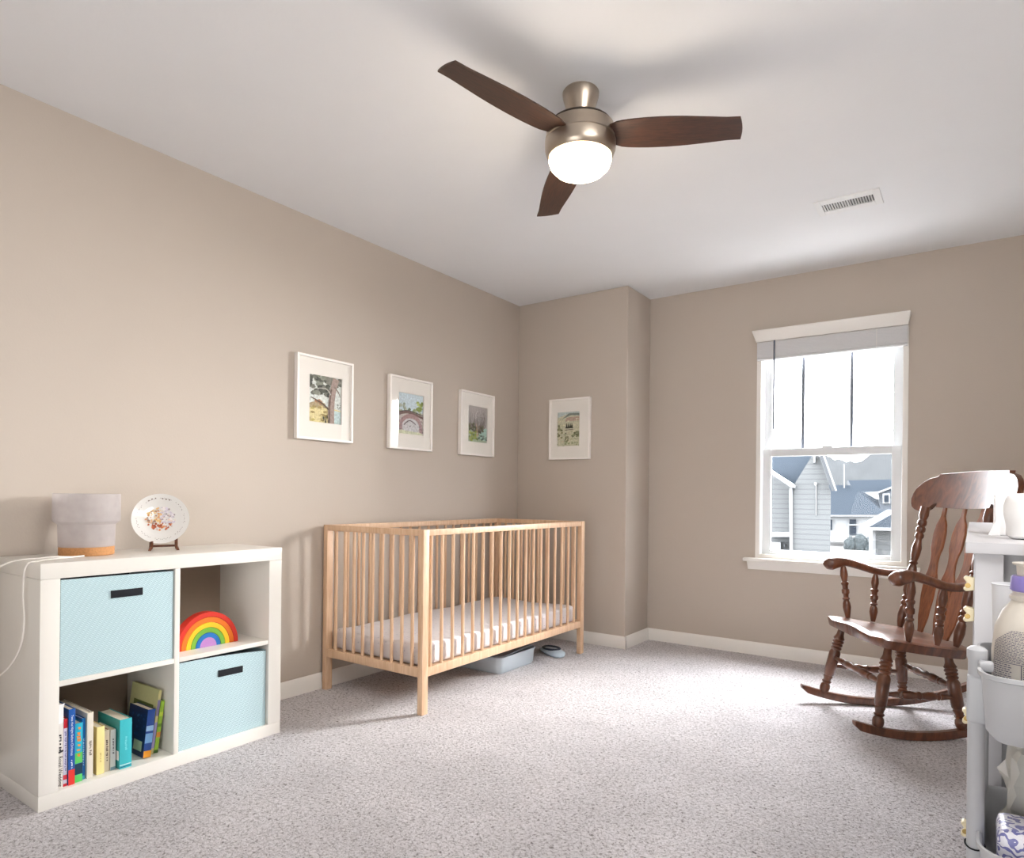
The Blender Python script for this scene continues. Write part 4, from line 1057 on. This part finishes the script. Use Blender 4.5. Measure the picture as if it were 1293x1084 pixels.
# C: behind right
YC = 82
hC = thing('neighbour_house', 'blue-grey house with a white gabled dormer far at right', 'house')
opoly([(760,360),(1180,352),(1180,600),(1000,640),(790,420)], YC, 9, OM['roof'], hC, 'roof')
dm = opoly([(968,440),(1080,400),(1150,420),(1150,640),(1000,640),(968,500)], YC-1, 2, OM['blue'], hC, 'dormer')
opoly([(955,440),(1082,393),(1160,420),(1160,430),(1082,405),(955,452)], YC-1.4, .4, OM['white'], dm, 'gable_trim')
opoly([(870,442),(965,436),(972,492),(950,488),(900,460)], YC-1.2, .3, OM['white'], dm, 'eave_return')
wn = opoly([(994,450),(1046,450),(1046,518),(994,518)], YC-1.3, .3, OM['white'], hC, 'window')
opoly([(1006,460),(1034,460),(1034,508),(1006,508)], YC-1.5, .2, OM['winw'], wn, 'pane')
# D: right front
YD = 32
hD = thing('neighbour_house', 'corner of a pale sided house with blue roof, lower right in the window view', 'house')
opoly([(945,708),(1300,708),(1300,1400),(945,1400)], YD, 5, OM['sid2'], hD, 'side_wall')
opoly([(895,682),(1090,572),(1300,572),(1300,684)], YD-.4, 5, OM['roof'], hD, 'roof')
opoly([(890,682),(1300,684),(1300,708),(905,702)], YD-.6, .4, OM['white'], hD, 'fascia')
opoly([(926,704),(946,704),(946,1400),(926,1400)], YD-.3, .3, OM['white'], hD, 'downspout')
# shrubs and tree line
from mathutils import noise
def leafy(name, p, rx, rz, m, label, cat, group, seed):
    bm = B(); bmesh.ops.create_icosphere(bm, subdivisions=4, radius=1)
    for v_ in bm.verts:
        n = noise.fractal(v_.co*2.2+Vector((seed*3.1,0,0)), .8, 2.1, 4); v_.co *= 1+.35*n
        v_.co = Vector((v_.co.x*rx, v_.co.y*rx*.8, v_.co.z*rz))
    o = obj(name, bm, m, None, 60); o.location = p; return tag(o, label, cat, group)
for i, (x, s) in enumerate(((778,.38),(842,.45),(906,.38))):
    p = w(*z5(x, 742), YBB-3); p.z = GZ+s*.95; leafy('shrub', p, s*1.35, s*1.9, OM['bush'], 'dark green shrub in front of the low white house', 'shrub', 'shrubs before the low white house', i)
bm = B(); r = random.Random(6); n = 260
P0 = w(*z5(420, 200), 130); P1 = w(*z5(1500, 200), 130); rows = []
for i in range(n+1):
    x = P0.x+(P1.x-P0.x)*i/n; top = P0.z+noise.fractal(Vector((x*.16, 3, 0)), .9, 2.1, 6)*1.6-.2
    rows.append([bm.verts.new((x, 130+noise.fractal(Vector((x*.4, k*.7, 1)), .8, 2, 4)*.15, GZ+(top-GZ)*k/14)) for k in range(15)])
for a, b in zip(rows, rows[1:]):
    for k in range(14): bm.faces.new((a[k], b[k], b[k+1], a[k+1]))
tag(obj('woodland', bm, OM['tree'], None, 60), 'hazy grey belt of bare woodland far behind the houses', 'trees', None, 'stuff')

# ------------------------------------------------------------------ light
wd = bpy.data.worlds.new('World'); scene.world = wd; wd.use_nodes = True
nt = wd.node_tree; N = nt.nodes; L = nt.links
bgn = N['Background']
tc = N.new('ShaderNodeTexCoord'); sx = N.new('ShaderNodeSeparateXYZ'); L.new(tc.outputs['Generated'], sx.inputs[0])
rp = N.new('ShaderNodeValToRGB'); rp.color_ramp.elements[0].color = (.92,.95,1,1); rp.color_ramp.elements[1].color = (.95,.97,1,1)
L.new(sx.outputs['Z'], rp.inputs[0]); L.new(rp.outputs[0], bgn.inputs[0]); bgn.inputs[1].default_value = 15

def area(name, loc, target, sx_, sy_, power, col=(1,1,1)):
    ld = bpy.data.lights.new(name, 'AREA'); ld.shape = 'RECTANGLE'; ld.size = sx_; ld.size_y = sy_; ld.energy = power; ld.color = col
    o = bpy.data.objects.new(name, ld); C.objects.link(o); o.location = loc
    d = Vector(target)-Vector(loc); o.rotation_euler = d.to_track_quat('-Z', 'Y').to_euler()
    return o
area('sky_light', (2.1, D+1.5, 3.3), (1.7, 2.4, .2), 3.0, 1.8, 520, (.96,.98,1))
area('ground_bounce', (2.05, D+.95, -.35), (1.7, 2.4, 2.3), 3.0, 1.3, 90, (.97,.985,1))
area('added_ceiling_fill', (2.2, -.9, .7), (2.0, .9, 2.44), 1.6, 1.2, 24, (1,.985,.97))  # lamp added behind the camera, aimed up to brighten the ceiling
area('side_fill', (XR-.25, 1.0, 2.38), (.2, 2.0, .6), 1.2, 1.2, 48, (1,.975,.95))
area('added_window_key', (3.35, 6.65, 1.95), (1.1, 2.6, 1.15), .75, .75, 300, (1,.98,.95))  # unseen lamp added outside to sharpen shadows from the window side
pl = bpy.data.lights.new('fan_bulb', 'POINT'); pl.energy = 6; pl.color = (1,.86,.68); pl.shadow_soft_size = .09
po = bpy.data.objects.new('fan_bulb', pl); C.objects.link(po); po.location = (FX, FY, H-.36)

# ------------------------------------------------------------------ camera
cd = bpy.data.cameras.new('camera'); cam = bpy.data.objects.new('camera', cd); C.objects.link(cam); scene.camera = cam
cd.sensor_fit = 'HORIZONTAL'; cd.sensor_width = 36; cd.lens = FPX/1293*36; cd.shift_y = 84.26/1293; cd.clip_start = .05; cd.clip_end = 500
cam.matrix_world = Matrix(((Rv.x, Uv.x, -Fv.x, CAM.x), (Rv.y, Uv.y, -Fv.y, CAM.y), (Rv.z, Uv.z, -Fv.z, CAM.z), (0,0,0,1)))
scene.view_settings.view_transform = 'Standard'; scene.view_settings.look = 'None'; scene.view_settings.exposure = .37
